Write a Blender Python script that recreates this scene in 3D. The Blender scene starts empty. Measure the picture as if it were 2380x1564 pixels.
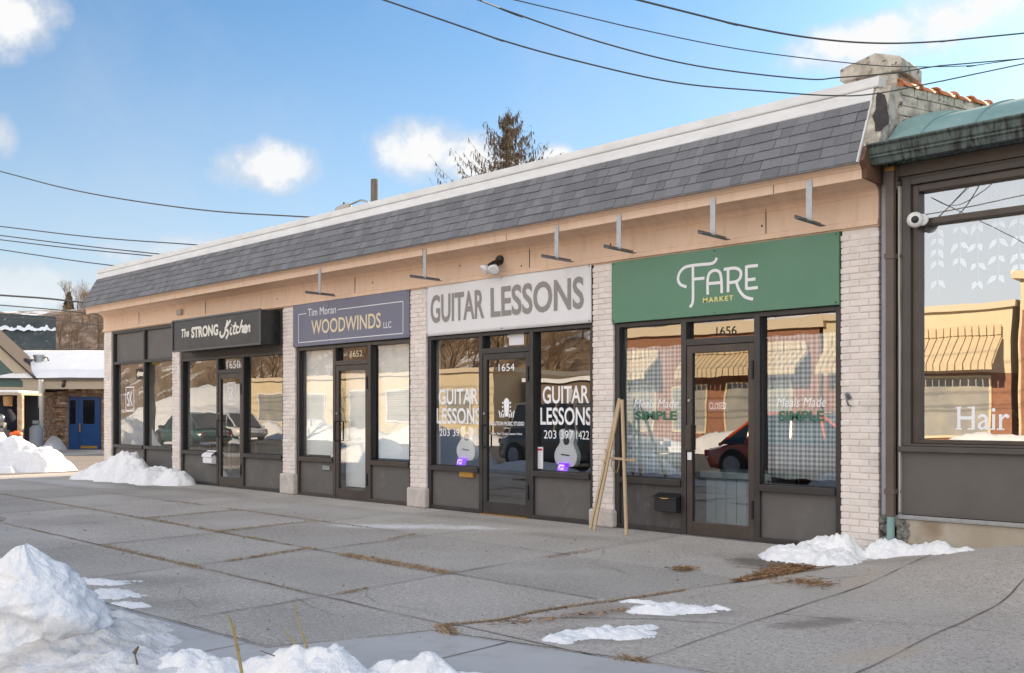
import bpy, math, random
from mathutils import Vector, noise as mn
R=math.radians
S=bpy.context.scene
COL=S.collection
random.seed(7)

# ------------------------------------------------------------------ camera
FPX=2209.0                     # focal length in px of a 2380 px wide picture
CAMX,CAMY,CAMH=5.679,-9.273,1.40
cam=bpy.data.cameras.new('camera'); co=bpy.data.objects.new('camera',cam); COL.objects.link(co)
co.location=(CAMX,CAMY,CAMH); co.rotation_euler=(R(90),0,R(43.695))
cam.sensor_width=36; cam.lens=FPX/2380*36; cam.shift_y=0.0752; cam.clip_end=2000
S.camera=co
FW=(-math.sin(R(43.695)),math.cos(R(43.695))); RT=(math.cos(R(43.695)),math.sin(R(43.695)))
def ray(x,y):
    a=(x-1190)/FPX; b=(961-y)/FPX
    return (FW[0]+RT[0]*a,FW[1]+RT[1]*a,b)
def at(x,y,Y=0.0):             # photo pixel (2380 px scale) -> point on the wall plane y=Y
    r=ray(x,y); t=(Y-CAMY)/r[1]
    return (CAMX+r[0]*t,Y,CAMH+r[2]*t)
def gnd(x,y,z=0.0):
    r=ray(x,y); t=(z-CAMH)/r[2]
    return (CAMX+r[0]*t,CAMY+r[1]*t)
def dep(x,y,Z):
    r=ray(x,y); return (CAMX+r[0]*Z,CAMY+r[1]*Z,CAMH+r[2]*Z)
# ------------------------------------------------------------------ light
SUN_EL=25.0
SUN_DIR=Vector((0.03,-1.0,0)).normalized()       # horizontal travel of sunlight
S.view_settings.view_transform='Standard'; S.view_settings.look='None'
S.view_settings.gamma=1.0; S.view_settings.use_curve_mapping=False
S.view_settings.exposure=1.85
sl=bpy.data.lights.new('sun','SUN'); so=bpy.data.objects.new('sun',sl); COL.objects.link(so)
sl.energy=2.9; sl.angle=R(0.5); sl.color=(1.0,0.80,0.56)
trav=Vector((SUN_DIR.x*math.cos(R(SUN_EL)),SUN_DIR.y*math.cos(R(SUN_EL)),-math.sin(R(SUN_EL))))
so.rotation_euler=trav.to_track_quat('-Z','Y').to_euler(); so.location=(0,20,20)
W=bpy.data.worlds.new('World'); S.world=W; W.use_nodes=True
def build_world():
    nt=W.node_tree; nt.nodes.clear(); N=nt.nodes.new; L=nt.links.new
    out=N('ShaderNodeOutputWorld'); bg=N('ShaderNodeBackground'); L(bg.outputs[0],out.inputs[0])
    bg.inputs[1].default_value=0.12
    sky=N('ShaderNodeTexSky'); sky.sky_type='NISHITA'; sky.sun_disc=False
    sky.sun_elevation=R(SUN_EL); sky.sun_rotation=math.atan2(-SUN_DIR.x,-SUN_DIR.y)
    sky.altitude=50; sky.air_density=1.0; sky.dust_density=0.6; sky.ozone_density=1.6
    tc=N('ShaderNodeTexCoord'); d=tc.outputs['Generated']
    def M(op,a,b=None,c=None,clamp=False):
        n=N('ShaderNodeMath'); n.operation=op; n.use_clamp=clamp
        for i,v in enumerate((a,b,c)):
            if v is None: continue
            if isinstance(v,(int,float)): n.inputs[i].default_value=v
            else: L(v,n.inputs[i])
        return n.outputs[0]
    def dot(v):
        n=N('ShaderNodeVectorMath'); n.operation='DOT_PRODUCT'; L(d,n.inputs[0]); n.inputs[1].default_value=v
        return n.outputs['Value']
    def noise(scale,det=5,rough=.55):
        n=N('ShaderNodeTexNoise'); n.inputs['Scale'].default_value=scale; n.inputs['Detail'].default_value=det
        n.inputs['Roughness'].default_value=rough; L(d,n.inputs['Vector']); return n.outputs['Fac']
    n1=noise(13,7,.6); n2=noise(2.2,5,.55); n3=noise(30,4,.6)
    nz=M('ADD',M('MULTIPLY',M('SUBTRACT',n1,.5),2.0),M('MULTIPLY',M('SUBTRACT',n3,.5),.9))
    total=None
    # px, py, half width, half height, tilt, strength
    for (px,py,a,b,tilt,st) in [(20,10,150,140,0,1.0),(10,315,40,60,0,.6),(615,392,160,76,0,.95),(1000,345,180,88,4,1.0),(1130,390,150,46,0,.95),
            (1060,352,140,72,0,1.0),(640,388,110,56,0,.95),(1290,362,60,44,0,1.0),(2010,95,260,70,-14,1.0),(2240,30,250,90,-18,1.0),(1990,150,120,40,0,.7),(420,590,230,60,0,.5),(60,660,300,70,0,.6)]:
        c=Vector(ray(px,py)).normalized(); rt=Vector((RT[0],RT[1],0)); rt=(rt-c*rt.dot(c)).normalized(); up=rt.cross(c)
        t=R(tilt); u2=rt*math.sin(t)+up*math.cos(t)
        r2=rt*math.cos(t)-up*math.sin(t)
        k=1/(Vector(ray(px,py)).length*FPX)
        u=M('MULTIPLY',dot(tuple(r2)),1/(a*k)); v=M('MULTIPLY',dot(tuple(u2)),1/(b*k))
        rr=M('ADD',M('MULTIPLY',u,u),M('MULTIPLY',v,v))
        m=M('ADD',M('SUBTRACT',1.0,rr),nz)
        s=M('MULTIPLY',M('MULTIPLY',m,1.15,clamp=True),M('GREATER_THAN',dot(tuple(c)),0))
        s=M('MULTIPLY',M('POWER',s,1.4),st)
        total=s if total is None else M('MAXIMUM',total,s)
    n4=noise(3.3,7,.62); total=M('MAXIMUM',total,M('MULTIPLY',M('MULTIPLY',M('SUBTRACT',n4,.50),3.0,clamp=True),.26))
    # unseen bright cloud behind the viewer, added to light the shaded side
    back=M('MULTIPLY',M('ADD',dot((0.25,-0.95,0.15)),.0),2.2,clamp=True)
    cl=M('MULTIPLY',M('ADD',M('MULTIPLY',M('SUBTRACT',n2,.33),3.2),0.0,clamp=True),back)
    cl=M('MAXIMUM',cl,M('MULTIPLY',M('MULTIPLY',M('SUBTRACT',dot((-.40,-.89,.22)),.86),8.0,clamp=True),.55))  # extra unseen cloud, added to brighten the sky mirrored in the salon glass
    # haze towards the horizon
    sep=dot((0,0,1)); hz=M('POWER',M('SUBTRACT',1.0,M('MULTIPLY',M('ABSOLUTE',sep),2.15),clamp=True),1.5)
    mul=N('ShaderNodeMix'); mul.data_type='RGBA'; mul.blend_type='MULTIPLY'; mul.inputs[0].default_value=1.0
    L(sky.outputs[0],mul.inputs[6]); mul.inputs[7].default_value=(SKYT[0],SKYT[1],SKYT[2],1)
    mh=N('ShaderNodeMix'); mh.data_type='RGBA'; L(M('MULTIPLY',hz,HAZE[3]),mh.inputs[0]); L(mul.outputs[2],mh.inputs[6]); mh.inputs[7].default_value=(*HAZE[:3],1)
    mx=N('ShaderNodeMix'); mx.data_type='RGBA'; L(total,mx.inputs[0]); L(mh.outputs[2],mx.inputs[6])
    cs=N('ShaderNodeMix'); cs.data_type='RGBA'; cs.inputs[6].default_value=(1.85,1.85,1.9,1); cs.inputs[7].default_value=(*CLOUD,1); L(M('ADD',M('MULTIPLY',M('SUBTRACT',total,.35),2.2),M('MULTIPLY',M('SUBTRACT',n1,.5),3.0),clamp=True),cs.inputs[0]); L(cs.outputs[2],mx.inputs[7])
    mb_=N('ShaderNodeMix'); mb_.data_type='RGBA'; L(M('MULTIPLY',cl,.9),mb_.inputs[0]); L(mx.outputs[2],mb_.inputs[6]); mb_.inputs[7].default_value=(*FILLCLOUD,1)
    L(mb_.outputs[2],bg.inputs[0])
SKYT=(.205,.322,.385); HAZE=(1.95,2.03,2.08,.85); CLOUD=(2.25,2.25,2.25); FILLCLOUD=(5.9,5.65,5.4)
build_world()

# ------------------------------------------------------------------ materials
MATS={}
def mat(name,c,rough=.7,c2=None,scale=8,bump=0.0,bscale=60,metal=0.0,spec=.5,detail=6,thr=(.35,.65),c3=None,s3=40,thr3=(.6,.75),island=0.0,emit=None,stretch=None,coat=0.0,c4=None,s4=6,thr4=(.55,.7),spots=(),slab=None):
    if name in MATS: return MATS[name]
    m=bpy.data.materials.new(name); m.use_nodes=True; nt=m.node_tree; N=nt.nodes.new; L=nt.links.new
    p=nt.nodes['Principled BSDF']; p.inputs['Base Color'].default_value=(*c,1); p.inputs['Roughness'].default_value=rough
    p.inputs['Metallic'].default_value=metal; p.inputs['Specular IOR Level'].default_value=spec; p.inputs['Coat Weight'].default_value=coat
    tc=N('ShaderNodeTexCoord'); vec=tc.outputs['Object']
    if stretch:
        mp=N('ShaderNodeMapping'); mp.inputs['Scale'].default_value=stretch; L(vec,mp.inputs[0]); vec=mp.outputs[0]
    def nz(sc,det):
        n=N('ShaderNodeTexNoise'); n.inputs['Scale'].default_value=sc; n.inputs['Detail'].default_value=det; n.inputs['Roughness'].default_value=.6
        L(vec,n.inputs['Vector']); return n.outputs['Fac']
    def mixc(fac,a,b):
        x=N('ShaderNodeMix'); x.data_type='RGBA'; L(fac,x.inputs[0])
        for i,v in ((6,a),(7,b)):
            if isinstance(v,tuple): x.inputs[i].default_value=(*v,1)
            else: L(v,x.inputs[i])
        return x.outputs[2]
    def rng(f,lo,hi):
        n=N('ShaderNodeMapRange'); n.inputs[1].default_value=lo; n.inputs[2].default_value=hi; L(f,n.inputs[0]); return n.outputs[0]
    col=c
    if c2 is not None: col=mixc(rng(nz(scale,detail),*thr),c,c2)
    if c3 is not None: col=mixc(rng(nz(s3,3),*thr3),col,c3)
    if c4 is not None: col=mixc(rng(nz(s4,4),*thr4),col,c4)
    if slab:
        s_=N('ShaderNodeSeparateXYZ'); L(tc.outputs['Object'],s_.inputs[0]); cb=N('ShaderNodeCombineXYZ')
        for k,(ax,off,per) in enumerate((('X',slab[0],slab[1]),('Y',slab[2],slab[3]))):
            q1=N('ShaderNodeMath'); q1.operation='MULTIPLY_ADD'; L(s_.outputs[ax],q1.inputs[0]); q1.inputs[1].default_value=1/per; q1.inputs[2].default_value=-off/per
            q2=N('ShaderNodeMath'); q2.operation='FLOOR'; L(q1.outputs[0],q2.inputs[0]); L(q2.outputs[0],cb.inputs[k])
        wn=N('ShaderNodeTexWhiteNoise'); wn.noise_dimensions='2D'; L(cb.outputs[0],wn.inputs['Vector'])
        hv=N('ShaderNodeHueSaturation'); L(rng(wn.outputs['Value'],0,1),hv.inputs['Value']); hv.inputs['Value'].links[0].from_node.inputs[3].default_value=.84; hv.inputs['Value'].links[0].from_node.inputs[4].default_value=1.12
        L(col,hv.inputs['Color']); col=hv.outputs[0]
    if spots:
        sx=N('ShaderNodeSeparateXYZ'); L(tc.outputs['Object'],sx.inputs[0])
        def MM(op,a,b,cl=False):
            n=N('ShaderNodeMath'); n.operation=op; n.use_clamp=cl
            for i,v in enumerate((a,b)):
                if isinstance(v,(int,float)): n.inputs[i].default_value=v
                else: L(v,n.inputs[i])
            return n.outputs[0]
        nn=MM('ADD',MM('MULTIPLY',MM('SUBTRACT',nz(2.2,5),.5),2.6),MM('MULTIPLY',MM('SUBTRACT',nz(14,5),.5),1.3))
        for (cx,cy,a,b,rot,cc,st,hard) in spots:
            dx=MM('SUBTRACT',sx.outputs[0],cx); dy=MM('SUBTRACT',sx.outputs[1],cy); co_,si=math.cos(rot),math.sin(rot)
            u=MM('MULTIPLY',MM('ADD',MM('MULTIPLY',dx,co_),MM('MULTIPLY',dy,si)),1/a); v=MM('MULTIPLY',MM('SUBTRACT',MM('MULTIPLY',dy,co_),MM('MULTIPLY',dx,si)),1/b)
            m_=MM('ADD',MM('SUBTRACT',1.0,MM('ADD',MM('MULTIPLY',u,u),MM('MULTIPLY',v,v))),nn)
            f_=MM('MULTIPLY',MM('MULTIPLY',m_,hard,True),st); col=mixc(f_,col,cc)
    if island>0:
        g=N('ShaderNodeNewGeometry'); hv=N('ShaderNodeHueSaturation')
        hv.inputs['Value'].default_value=1; r=N('ShaderNodeMapRange'); r.inputs[3].default_value=1-island; r.inputs[4].default_value=1+island
        L(g.outputs['Random Per Island'],r.inputs[0]); L(r.outputs[0],hv.inputs['Value'])
        if isinstance(col,tuple): hv.inputs['Color'].default_value=(*col,1)
        else: L(col,hv.inputs['Color'])
        col=hv.outputs[0]
    if not isinstance(col,tuple): L(col,p.inputs['Base Color'])
    if bump>0:
        b=N('ShaderNodeBump'); b.inputs['Strength'].default_value=bump; b.inputs['Distance'].default_value=.45/bscale
        L(nz(bscale,5),b.inputs['Height']); L(b.outputs[0],p.inputs['Normal'])
    if emit: p.inputs['Emission Color'].default_value=(*emit[:3],1); p.inputs['Emission Strength'].default_value=emit[3]
    MATS[name]=m; return m
def glass_mat(name,refl,tint=(.97,.985,.985),wob=.02,wsc=1.3,rough=0.0):
    m=bpy.data.materials.new(name); m.use_nodes=True; nt=m.node_tree; nt.nodes.clear(); N=nt.nodes.new; L=nt.links.new
    o=N('ShaderNodeOutputMaterial'); mx=N('ShaderNodeMixShader'); t=N('ShaderNodeBsdfTransparent'); g=N('ShaderNodeBsdfGlossy')
    t.inputs[0].default_value=(*tint,1); g.inputs['Roughness'].default_value=rough; g.inputs[0].default_value=(.97,.97,.97,1)
    lw=N('ShaderNodeLayerWeight'); lw.inputs[0].default_value=.25
    mr=N('ShaderNodeMapRange'); mr.inputs[3].default_value=refl; mr.inputs[4].default_value=min(1,refl+.5); L(lw.outputs['Facing'],mr.inputs[0])
    ge=N('ShaderNodeNewGeometry'); fr_=N('ShaderNodeMath'); fr_.operation='SUBTRACT'; fr_.inputs[0].default_value=1; L(ge.outputs['Backfacing'],fr_.inputs[1]); fm_=N('ShaderNodeMath'); fm_.operation='MULTIPLY'
    pw=N('ShaderNodeMath'); pw.operation='POWER'; L(lw.outputs['Facing'],pw.inputs[0]); pw.inputs[1].default_value=3; L(pw.outputs[0],mr.inputs[0])
    tc=N('ShaderNodeTexCoord'); n=N('ShaderNodeTexNoise'); n.inputs['Scale'].default_value=wsc; n.inputs['Detail'].default_value=1.5; L(tc.outputs['Object'],n.inputs['Vector'])
    b=N('ShaderNodeBump'); b.inputs['Strength'].default_value=wob; b.inputs['Distance'].default_value=.3; L(n.outputs['Fac'],b.inputs['Height']); L(b.outputs[0],g.inputs['Normal'])
    L(mr.outputs[0],fm_.inputs[0]); L(fr_.outputs[0],fm_.inputs[1]); L(fm_.outputs[0],mx.inputs[0]); L(t.outputs[0],mx.inputs[1]); L(g.outputs[0],mx.inputs[2]); L(mx.outputs[0],o.inputs[0])
    MATS[name]=m; return m
GLASS=glass_mat('window_glass',.25,wob=.006)
GLASS2=glass_mat('salon_glass',.42,wob=.004)
CARGLASS=mat('car_glass',(.012,.014,.016),.04,spec=.8)
PAINT=mat('painted_brick',(.80,.735,.69),.75,(.74,.67,.62),5,.35,90,c3=(.36,.31,.28),s3=22,thr3=(.66,.76),c4=(.66,.60,.55),s4=2.5,thr4=(.5,.75),island=.05)
PLINTH=mat('painted_concrete',(.60,.54,.50),.85,(.48,.43,.39),9,.5,70)
BEIGE=mat('beige_paint',(.78,.57,.42),.6,(.74,.535,.39),2.5,.10,25,c3=(.42,.29,.20),s3=7,thr3=(.70,.80),c4=(.67,.475,.34),s4=2.2,thr4=(.52,.72),stretch=(4,1,.8))
WHITE=mat('white_trim',(.74,.74,.73),.55,(.64,.635,.62),3,.04,30,stretch=(1,1,3))
SHINGLE=mat('asphalt_shingle',(.150,.153,.166),.95,(.20,.202,.214),60,.5,120,island=.16,thr=(.3,.7))
FRAME=mat('bronze_aluminium',(.060,.056,.055),.42,(.045,.042,.042),4,metal=.35)
FRAMEB=mat('brown_aluminium',(.085,.068,.058),.42,(.065,.052,.045),4,metal=.3)
DARK=mat('plain_black',(.012,.012,.014),.6)  # black for seams, screws and the painted shade strips
KICK=mat('grey_panel',(.125,.117,.112),.55,(.108,.100,.096),2.2,.05,30,c3=(.15,.142,.136),s3=5,thr3=(.55,.8),c4=(.185,.18,.172),s4=16,thr4=(.66,.8))
KICKW=mat('worn_panel',(.085,.080,.078),.5,(.055,.052,.052),2.2,.1,20,c3=(.15,.14,.13),s3=6,thr3=(.62,.75),stretch=(2,1,.7))
METAL=mat('galvanised_steel',(.42,.44,.46),.45,(.34,.36,.38),20,metal=.7)
STEEL=mat('dull_steel',(.22,.22,.23),.5,(.16,.16,.17),15,metal=.5)
BLACK=mat('black_metal',(.018,.018,.022),.4)
BRASS=mat('brass',(.62,.36,.10),.35,metal=.8)
GREEN=mat('green_sign_face',(.108,.245,.160),.5,(.098,.225,.146),1.5,.04,3)
SLATE=mat('slate_blue_sign_face',(.172,.178,.242),.5,(.158,.163,.224),2,.04,3)
BANNER=mat('white_banner',(.76,.76,.77),.5,(.73,.73,.745),2.5,.08,4)
SIGNBLK=mat('black_sign_face',(.020,.021,.025),.32,(.040,.041,.046),3)
LETTERW=mat('white_lettering',(.80,.80,.82),.5)
LETTERC=mat('cream_lettering',(.74,.62,.42),.5)
LETTERG=mat('grey_lettering',(.27,.25,.235),.6)
LETTERY=mat('yellow_lettering',(.80,.70,.24),.5)
LETTERGR=mat('green_lettering',(.04,.15,.09),.5)
DECAL=mat('white_decal',(.88,.88,.90),.5)
SNOW=mat('snow',(.88,.885,.90),.75,(.78,.795,.825),3,1.0,22,c3=(.40,.37,.33),s3=19,thr3=(.67,.76),spec=.3,c4=(.93,.935,.95),s4=24,thr4=(.5,.65))
SNOWC=mat('clean_snow',(.90,.905,.92),.75,(.83,.845,.875),2.5,1.0,26,spec=.3,c3=(.50,.47,.43),s3=17,thr3=(.70,.78),c4=(.94,.945,.955),s4=30,thr4=(.5,.65))
SNOWD=mat('dirty_snow',(.80,.80,.81),.8,(.55,.53,.51),4,.9,18,c3=(.22,.18,.14),s3=11,thr3=(.66,.78),spec=.2)
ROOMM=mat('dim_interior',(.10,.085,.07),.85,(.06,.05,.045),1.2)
ROOMF=mat('interior_floor',(.16,.14,.12),.5,(.10,.09,.08),2)

# ------------------------------------------------------------------ mesh builder
class MB:
    def __init__(s): s.v=[]; s.f=[]; s.m=[]; s.mi=0
    def add(s,vs,fs):
        o=len(s.v); s.v+= [tuple(q) for q in vs]; s.f+=[tuple(i+o for i in f) for f in fs]; s.m+=[s.mi]*len(fs); return s
    def box(s,x0,x1,y0,y1,z0,z1):
        return s.add([(x0,y0,z0),(x1,y0,z0),(x1,y1,z0),(x0,y1,z0),(x0,y0,z1),(x1,y0,z1),(x1,y1,z1),(x0,y1,z1)],
            [(0,3,2,1),(4,5,6,7),(0,1,5,4),(1,2,6,5),(2,3,7,6),(3,0,4,7)])
    def obox(s,c,ax,ay,az):     # oriented box: centre and half-axis vectors
        c,ax,ay,az=map(Vector,(c,ax,ay,az))
        vs=[c+ax*i+ay*j+az*k for k in(-1,1) for (i,j) in((-1,-1),(1,-1),(1,1),(-1,1))]
        return s.add(vs,[(0,3,2,1),(4,5,6,7),(0,1,5,4),(1,2,6,5),(2,3,7,6),(3,0,4,7)])
    def prism_x(s,prof,x0,x1):  # profile [(y,z)] counter-clockwise seen from +x
        n=len(prof); vs=[(x0,y,z) for y,z in prof]+[(x1,y,z) for y,z in prof]
        fs=[(i,(i+1)%n,n+(i+1)%n,n+i) for i in range(n)]
        fs+=[tuple(range(n-1,-1,-1)),tuple(range(n,2*n))]
        return s.add(vs,fs)
    def prism_z(s,poly,z0,z1):
        n=len(poly); vs=[(x,y,z0) for x,y in poly]+[(x,y,z1) for x,y in poly]
        fs=[(i,(i+1)%n,n+(i+1)%n,n+i) for i in range(n)]+[tuple(range(n-1,-1,-1)),tuple(range(n,2*n))]
        return s.add(vs,fs)
    def prism_y(s,poly,y0,y1):  # poly [(x,z)]
        n=len(poly); vs=[(x,y0,z) for x,z in poly]+[(x,y1,z) for x,z in poly]
        fs=[(i,n+i,n+(i+1)%n,(i+1)%n) for i in range(n)]+[tuple(range(n)),tuple(range(2*n-1,n-1,-1))]
        return s.add(vs,fs)
    def tube(s,pts,rad,seg=8,cap=True):
        pts=[Vector(p) for p in pts]; n=len(pts)
        if not isinstance(rad,(list,tuple)): rad=[rad]*n
        vs=[]; prev=None
        for i,p in enumerate(pts):
            t=(pts[min(i+1,n-1)]-pts[max(i-1,0)]).normalized()
            if prev is None: a=t.orthogonal().normalized()
            else:
                a=prev-t*prev.dot(t)
                a=a.normalized() if a.length>1e-6 else t.orthogonal().normalized()
            prev=a; b=t.cross(a)
            for k in range(seg):
                w=2*math.pi*k/seg; vs.append(p+(a*math.cos(w)+b*math.sin(w))*rad[i])
        fs=[(i*seg+k,i*seg+(k+1)%seg,(i+1)*seg+(k+1)%seg,(i+1)*seg+k) for i in range(n-1) for k in range(seg)]
        if cap: fs+=[tuple(range(seg-1,-1,-1)),tuple((n-1)*seg+k for k in range(seg))]
        return s.add(vs,fs)
    def lathe(s,c,prof,seg=16,axis='z'):
        vs=[];n=len(prof)
        for r,h in prof:
            for k in range(seg):
                w=2*math.pi*k/seg; a,b=r*math.cos(w),r*math.sin(w)
                q={'z':(a,b,h),'y':(a,h,b),'x':(h,a,b)}[axis]; vs.append((c[0]+q[0],c[1]+q[1],c[2]+q[2]))
        fs=[(i*seg+k,i*seg+(k+1)%seg,(i+1)*seg+(k+1)%seg,(i+1)*seg+k) for i in range(n-1) for k in range(seg)]
        fs+=[tuple(range(seg-1,-1,-1)),tuple((n-1)*seg+k for k in range(seg))]
        return s.add(vs,fs)
    def build(s,name,mats,parent=None,smooth=False,bevel=0,origin=None):
        me=bpy.data.meshes.new(name)
        o=Vector(WORLD[parent.name]) if parent is not None else Vector(origin or (0,0,0))
        me.from_pydata([(x-o.x,y-o.y,z-o.z) for x,y,z in s.v],[],s.f)
        if not isinstance(mats,(list,tuple)): mats=[mats]
        for m in mats: me.materials.append(m)
        for p,i in zip(me.polygons,s.m): p.material_index=i
        if smooth:
            for p in me.polygons: p.use_smooth=True
        me.update()
        ob=bpy.data.objects.new(name,me); COL.objects.link(ob)
        if parent is not None:
            ob.parent=parent
        elif origin: ob.location=o
        WORLD[ob.name]=tuple(o)
        if bevel>0:
            b=ob.modifiers.new('bevel','BEVEL'); b.width=bevel; b.segments=2; b.limit_method='ANGLE'; b.angle_limit=R(40)
            b.harden_normals=False
        return ob
WORLD={}
def thing(name,loc,label,cat,group=None,rotz=0.0,local=False):
    o=bpy.data.objects.new(name,None); COL.objects.link(o); o.location=loc; o.rotation_euler=(0,0,rotz); o.empty_display_size=.2
    o['label']=label; o['category']=cat
    if group: o['group']=group
    WORLD[o.name]=[0,0,0] if (local or rotz) else list(loc)
    return o
def tag(o,label,cat,group=None):
    o['label']=label; o['category']=cat
    if group: o['group']=group
    return o
def struct(o): o['kind']='structure'; return o
def copy_tree(o,parent=None):
    c=o.copy(); COL.objects.link(c)
    if parent: c.parent=parent
    WORLD[c.name]=WORLD.get(o.name,[0,0,0])
    for ch in [q for q in bpy.data.objects if q.parent==o]: copy_tree(ch,c)
    return c
def rnd(a,b): return random.uniform(a,b)
def fbm(x,y,z=0.0,o=4): return mn.fractal(Vector((x,y,z)),1.0,2.0,o)
# ------------------------------------------------------------------ lettering
def text_geo(body,bold=0.0,shear=0.0,spacing=1.0):
    cu=bpy.data.curves.new('t','FONT'); cu.body=body; cu.offset=bold; cu.shear=shear; cu.space_character=spacing; cu.resolution_u=4
    ob=bpy.data.objects.new('t',cu); COL.objects.link(ob); bpy.context.view_layer.update()
    dg=bpy.context.evaluated_depsgraph_get(); me=ob.evaluated_get(dg).to_mesh()
    vs=[(v.co.x,v.co.y) for v in me.vertices]; fs=[tuple(p.vertices) for p in me.polygons]
    ob.evaluated_get(dg).to_mesh_clear(); bpy.data.objects.remove(ob); bpy.data.curves.remove(cu)
    return vs,fs
def text(mb,body,x0,x1,z0,z1,y,**k):   # fit the words into a box on a wall facing -y
    vs,fs=text_geo(body,**k)
    a=min(v[0] for v in vs); b=max(v[0] for v in vs); c=min(v[1] for v in vs); d=max(v[1] for v in vs)
    return mb.add([(x0+(u-a)/(b-a)*(x1-x0),y,z0+(w-c)/(d-c)*(z1-z0)) for u,w in vs],fs)
def catmull(p,n=6):
    q=[p[0]]+list(p)+[p[-1]]; out=[]
    for i in range(1,len(q)-2):
        for k in range(n):
            t=k/n; a,b,c,d=q[i-1],q[i],q[i+1],q[i+2]
            out.append(tuple(.5*((2*b[j])+(-a[j]+c[j])*t+(2*a[j]-5*b[j]+4*c[j]-d[j])*t*t+(-a[j]+3*b[j]-3*c[j]+d[j])*t**3) for j in range(len(a))))
    out.append(tuple(p[-1])); return out
def ribbon2(pts,w):                    # outline strip of a 2-D polyline; w number or list
    n=len(pts); L=[];Rr=[]
    for i,(x,y) in enumerate(pts):
        x0,y0=pts[max(i-1,0)]; x1,y1=pts[min(i+1,n-1)]; dx,dy=x1-x0,y1-y0; l=math.hypot(dx,dy) or 1
        h=(w[i] if isinstance(w,list) else w)/2; L.append((x-dy/l*h,y+dx/l*h)); Rr.append((x+dy/l*h,y-dx/l*h))
    return L,Rr
def stroke(mb,pts,w,y,smooth=True):
    p=catmull(pts) if smooth and len(pts)>2 else pts
    l,r=ribbon2(p,w); n=len(p); vs=[(a,y,b) for a,b in l]+[(a,y,b) for a,b in r]
    mb.add(vs,[(i,n+i,n+i+1,i+1) for i in range(n-1)])
def zc(zx,zy,ox,oy,sc,Y=0.0):
    p=at((ox+zx/sc)*.774740,(oy+zy/sc)*.774740,Y); return (p[0],p[2])
# ================================================================== GROUND
FR_=(.64,.65,.67); DMP=(.20,.185,.17); BRN=(.30,.25,.205)
PLAZA=mat('exposed_aggregate_concrete',(.52,.49,.455),.92,(.35,.325,.295),.6,.8,90,c3=(.20,.185,.17),s3=70,thr3=(.50,.64),thr=(.3,.7),c4=(.56,.535,.505),s4=26,thr4=(.5,.70),
    slab=(-.41,2.06,-.6,1.5),spots=[(-12.6,-1.0,2.0,.5,0,DMP,.7,1.0),(-1.3,-1.0,.9,.3,.2,DMP,.5,.7),(-6.2,-5.2,1.3,.5,.2,(.5,.49,.48),.5,.7),(-2.0,-5.6,.8,.3,.5,(.22,.2,.185),.45,.8),(-10.5,-4.0,2.2,.6,.1,(.25,.225,.2),.45,.6),(1.3,-.9,.8,.4,.2,DMP,.6,1.0),(-7.5,-4.4,1.6,.7,.3,(.26,.235,.21),.5,.6),(-5.2,-2.8,1.2,.5,.8,(.52,.51,.50),.5,.8),(-3.25,-1.55,1.05,.34,.60,(.72,.73,.75),.9,.7),(-2.7,-1.2,.6,.2,.6,(.72,.73,.75),.7,.7),(-3.7,-1.9,.6,.2,.5,(.72,.73,.75),.7,.7),(-3.9,-2.1,.6,.16,.3,FR_,.6,1.0),(-5.5,-1.2,2.2,.5,.2,(.44,.44,.45),.5,.8),(-14,-1.6,2.4,.5,.1,(.52,.53,.55),.6,.9),(-9,-.8,3,.5,0,DMP,.45,.7),(-3.2,-.5,1.6,.35,.1,DMP,.5,.7),
    (1.25,-1.3,.42,.34,-.5,(.13,.115,.10),.85,1.2),(-6.5,-3.0,3.4,.9,.1,BRN,.35,.6),(-1.2,-4.4,.9,.5,.4,(.27,.26,.25),.4,.7),(.3,-5.6,.9,.4,.1,(.29,.28,.265),.5,.7),(-.9,-5.9,.5,.35,.3,DMP,.45,.8),(.2,-3.0,.7,.5,.2,(.5,.48,.46),.5,.7)])
PAVE=mat('brushed_pavement',(.52,.48,.44),.92,(.42,.385,.35),.8,.8,80,c3=(.22,.20,.18),s3=65,thr3=(.52,.66),thr=(.3,.7),c4=(.56,.525,.49),s4=22,thr4=(.52,.72),
    spots=[(1.95,-4.5,.55,.28,.85,(.22,.19,.17),.6,1.1),(1.92,-3.62,.46,.26,.8,(.23,.2,.175),.55,1.1),(2.2,-.6,.7,.35,0,(.25,.22,.2),.5,.9),(3.0,-2.4,.8,.3,.9,(.52,.49,.46),.45,.7),(2.74,-3.35,.40,.15,1.15,(.21,.185,.165),.75,1.1),(1.5,-4.2,.30,.75,.2,(.27,.22,.185),.6,.8),(2.1,-2.0,.6,1.2,.3,(.42,.385,.35),.5,.7),(2.3,-1.5,.12,.5,.1,(.48,.38,.27),.5,.9),(3.4,-3.9,.2,.5,-.3,(.50,.40,.28),.55,.8)])
WALK=mat('smooth_concrete_walk',(.47,.47,.475),.85,(.42,.42,.425),1.4,.12,60,c3=(.36,.355,.35),s3=3,thr3=(.55,.75))
ROADM=mat('asphalt',(.075,.073,.07),.9,(.11,.105,.10),.8,.5,150,c3=(.2,.19,.18),s3=3,thr3=(.6,.75))
def sm(a,b,x):
    t=max(0,min(1,(x-a)/(b-a))); return t*t*(3-2*t)
def gz(x,y):     # the pavement climbs towards the salon on the right
    return .18*max(0,min(x,6)-1.85)*sm(-2.2,0.0,y)
def lines(lo,hi,step): 
    n=int(round((hi-lo)/step)); return [lo+(hi-lo)*i/n for i in range(n+1)]
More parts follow.
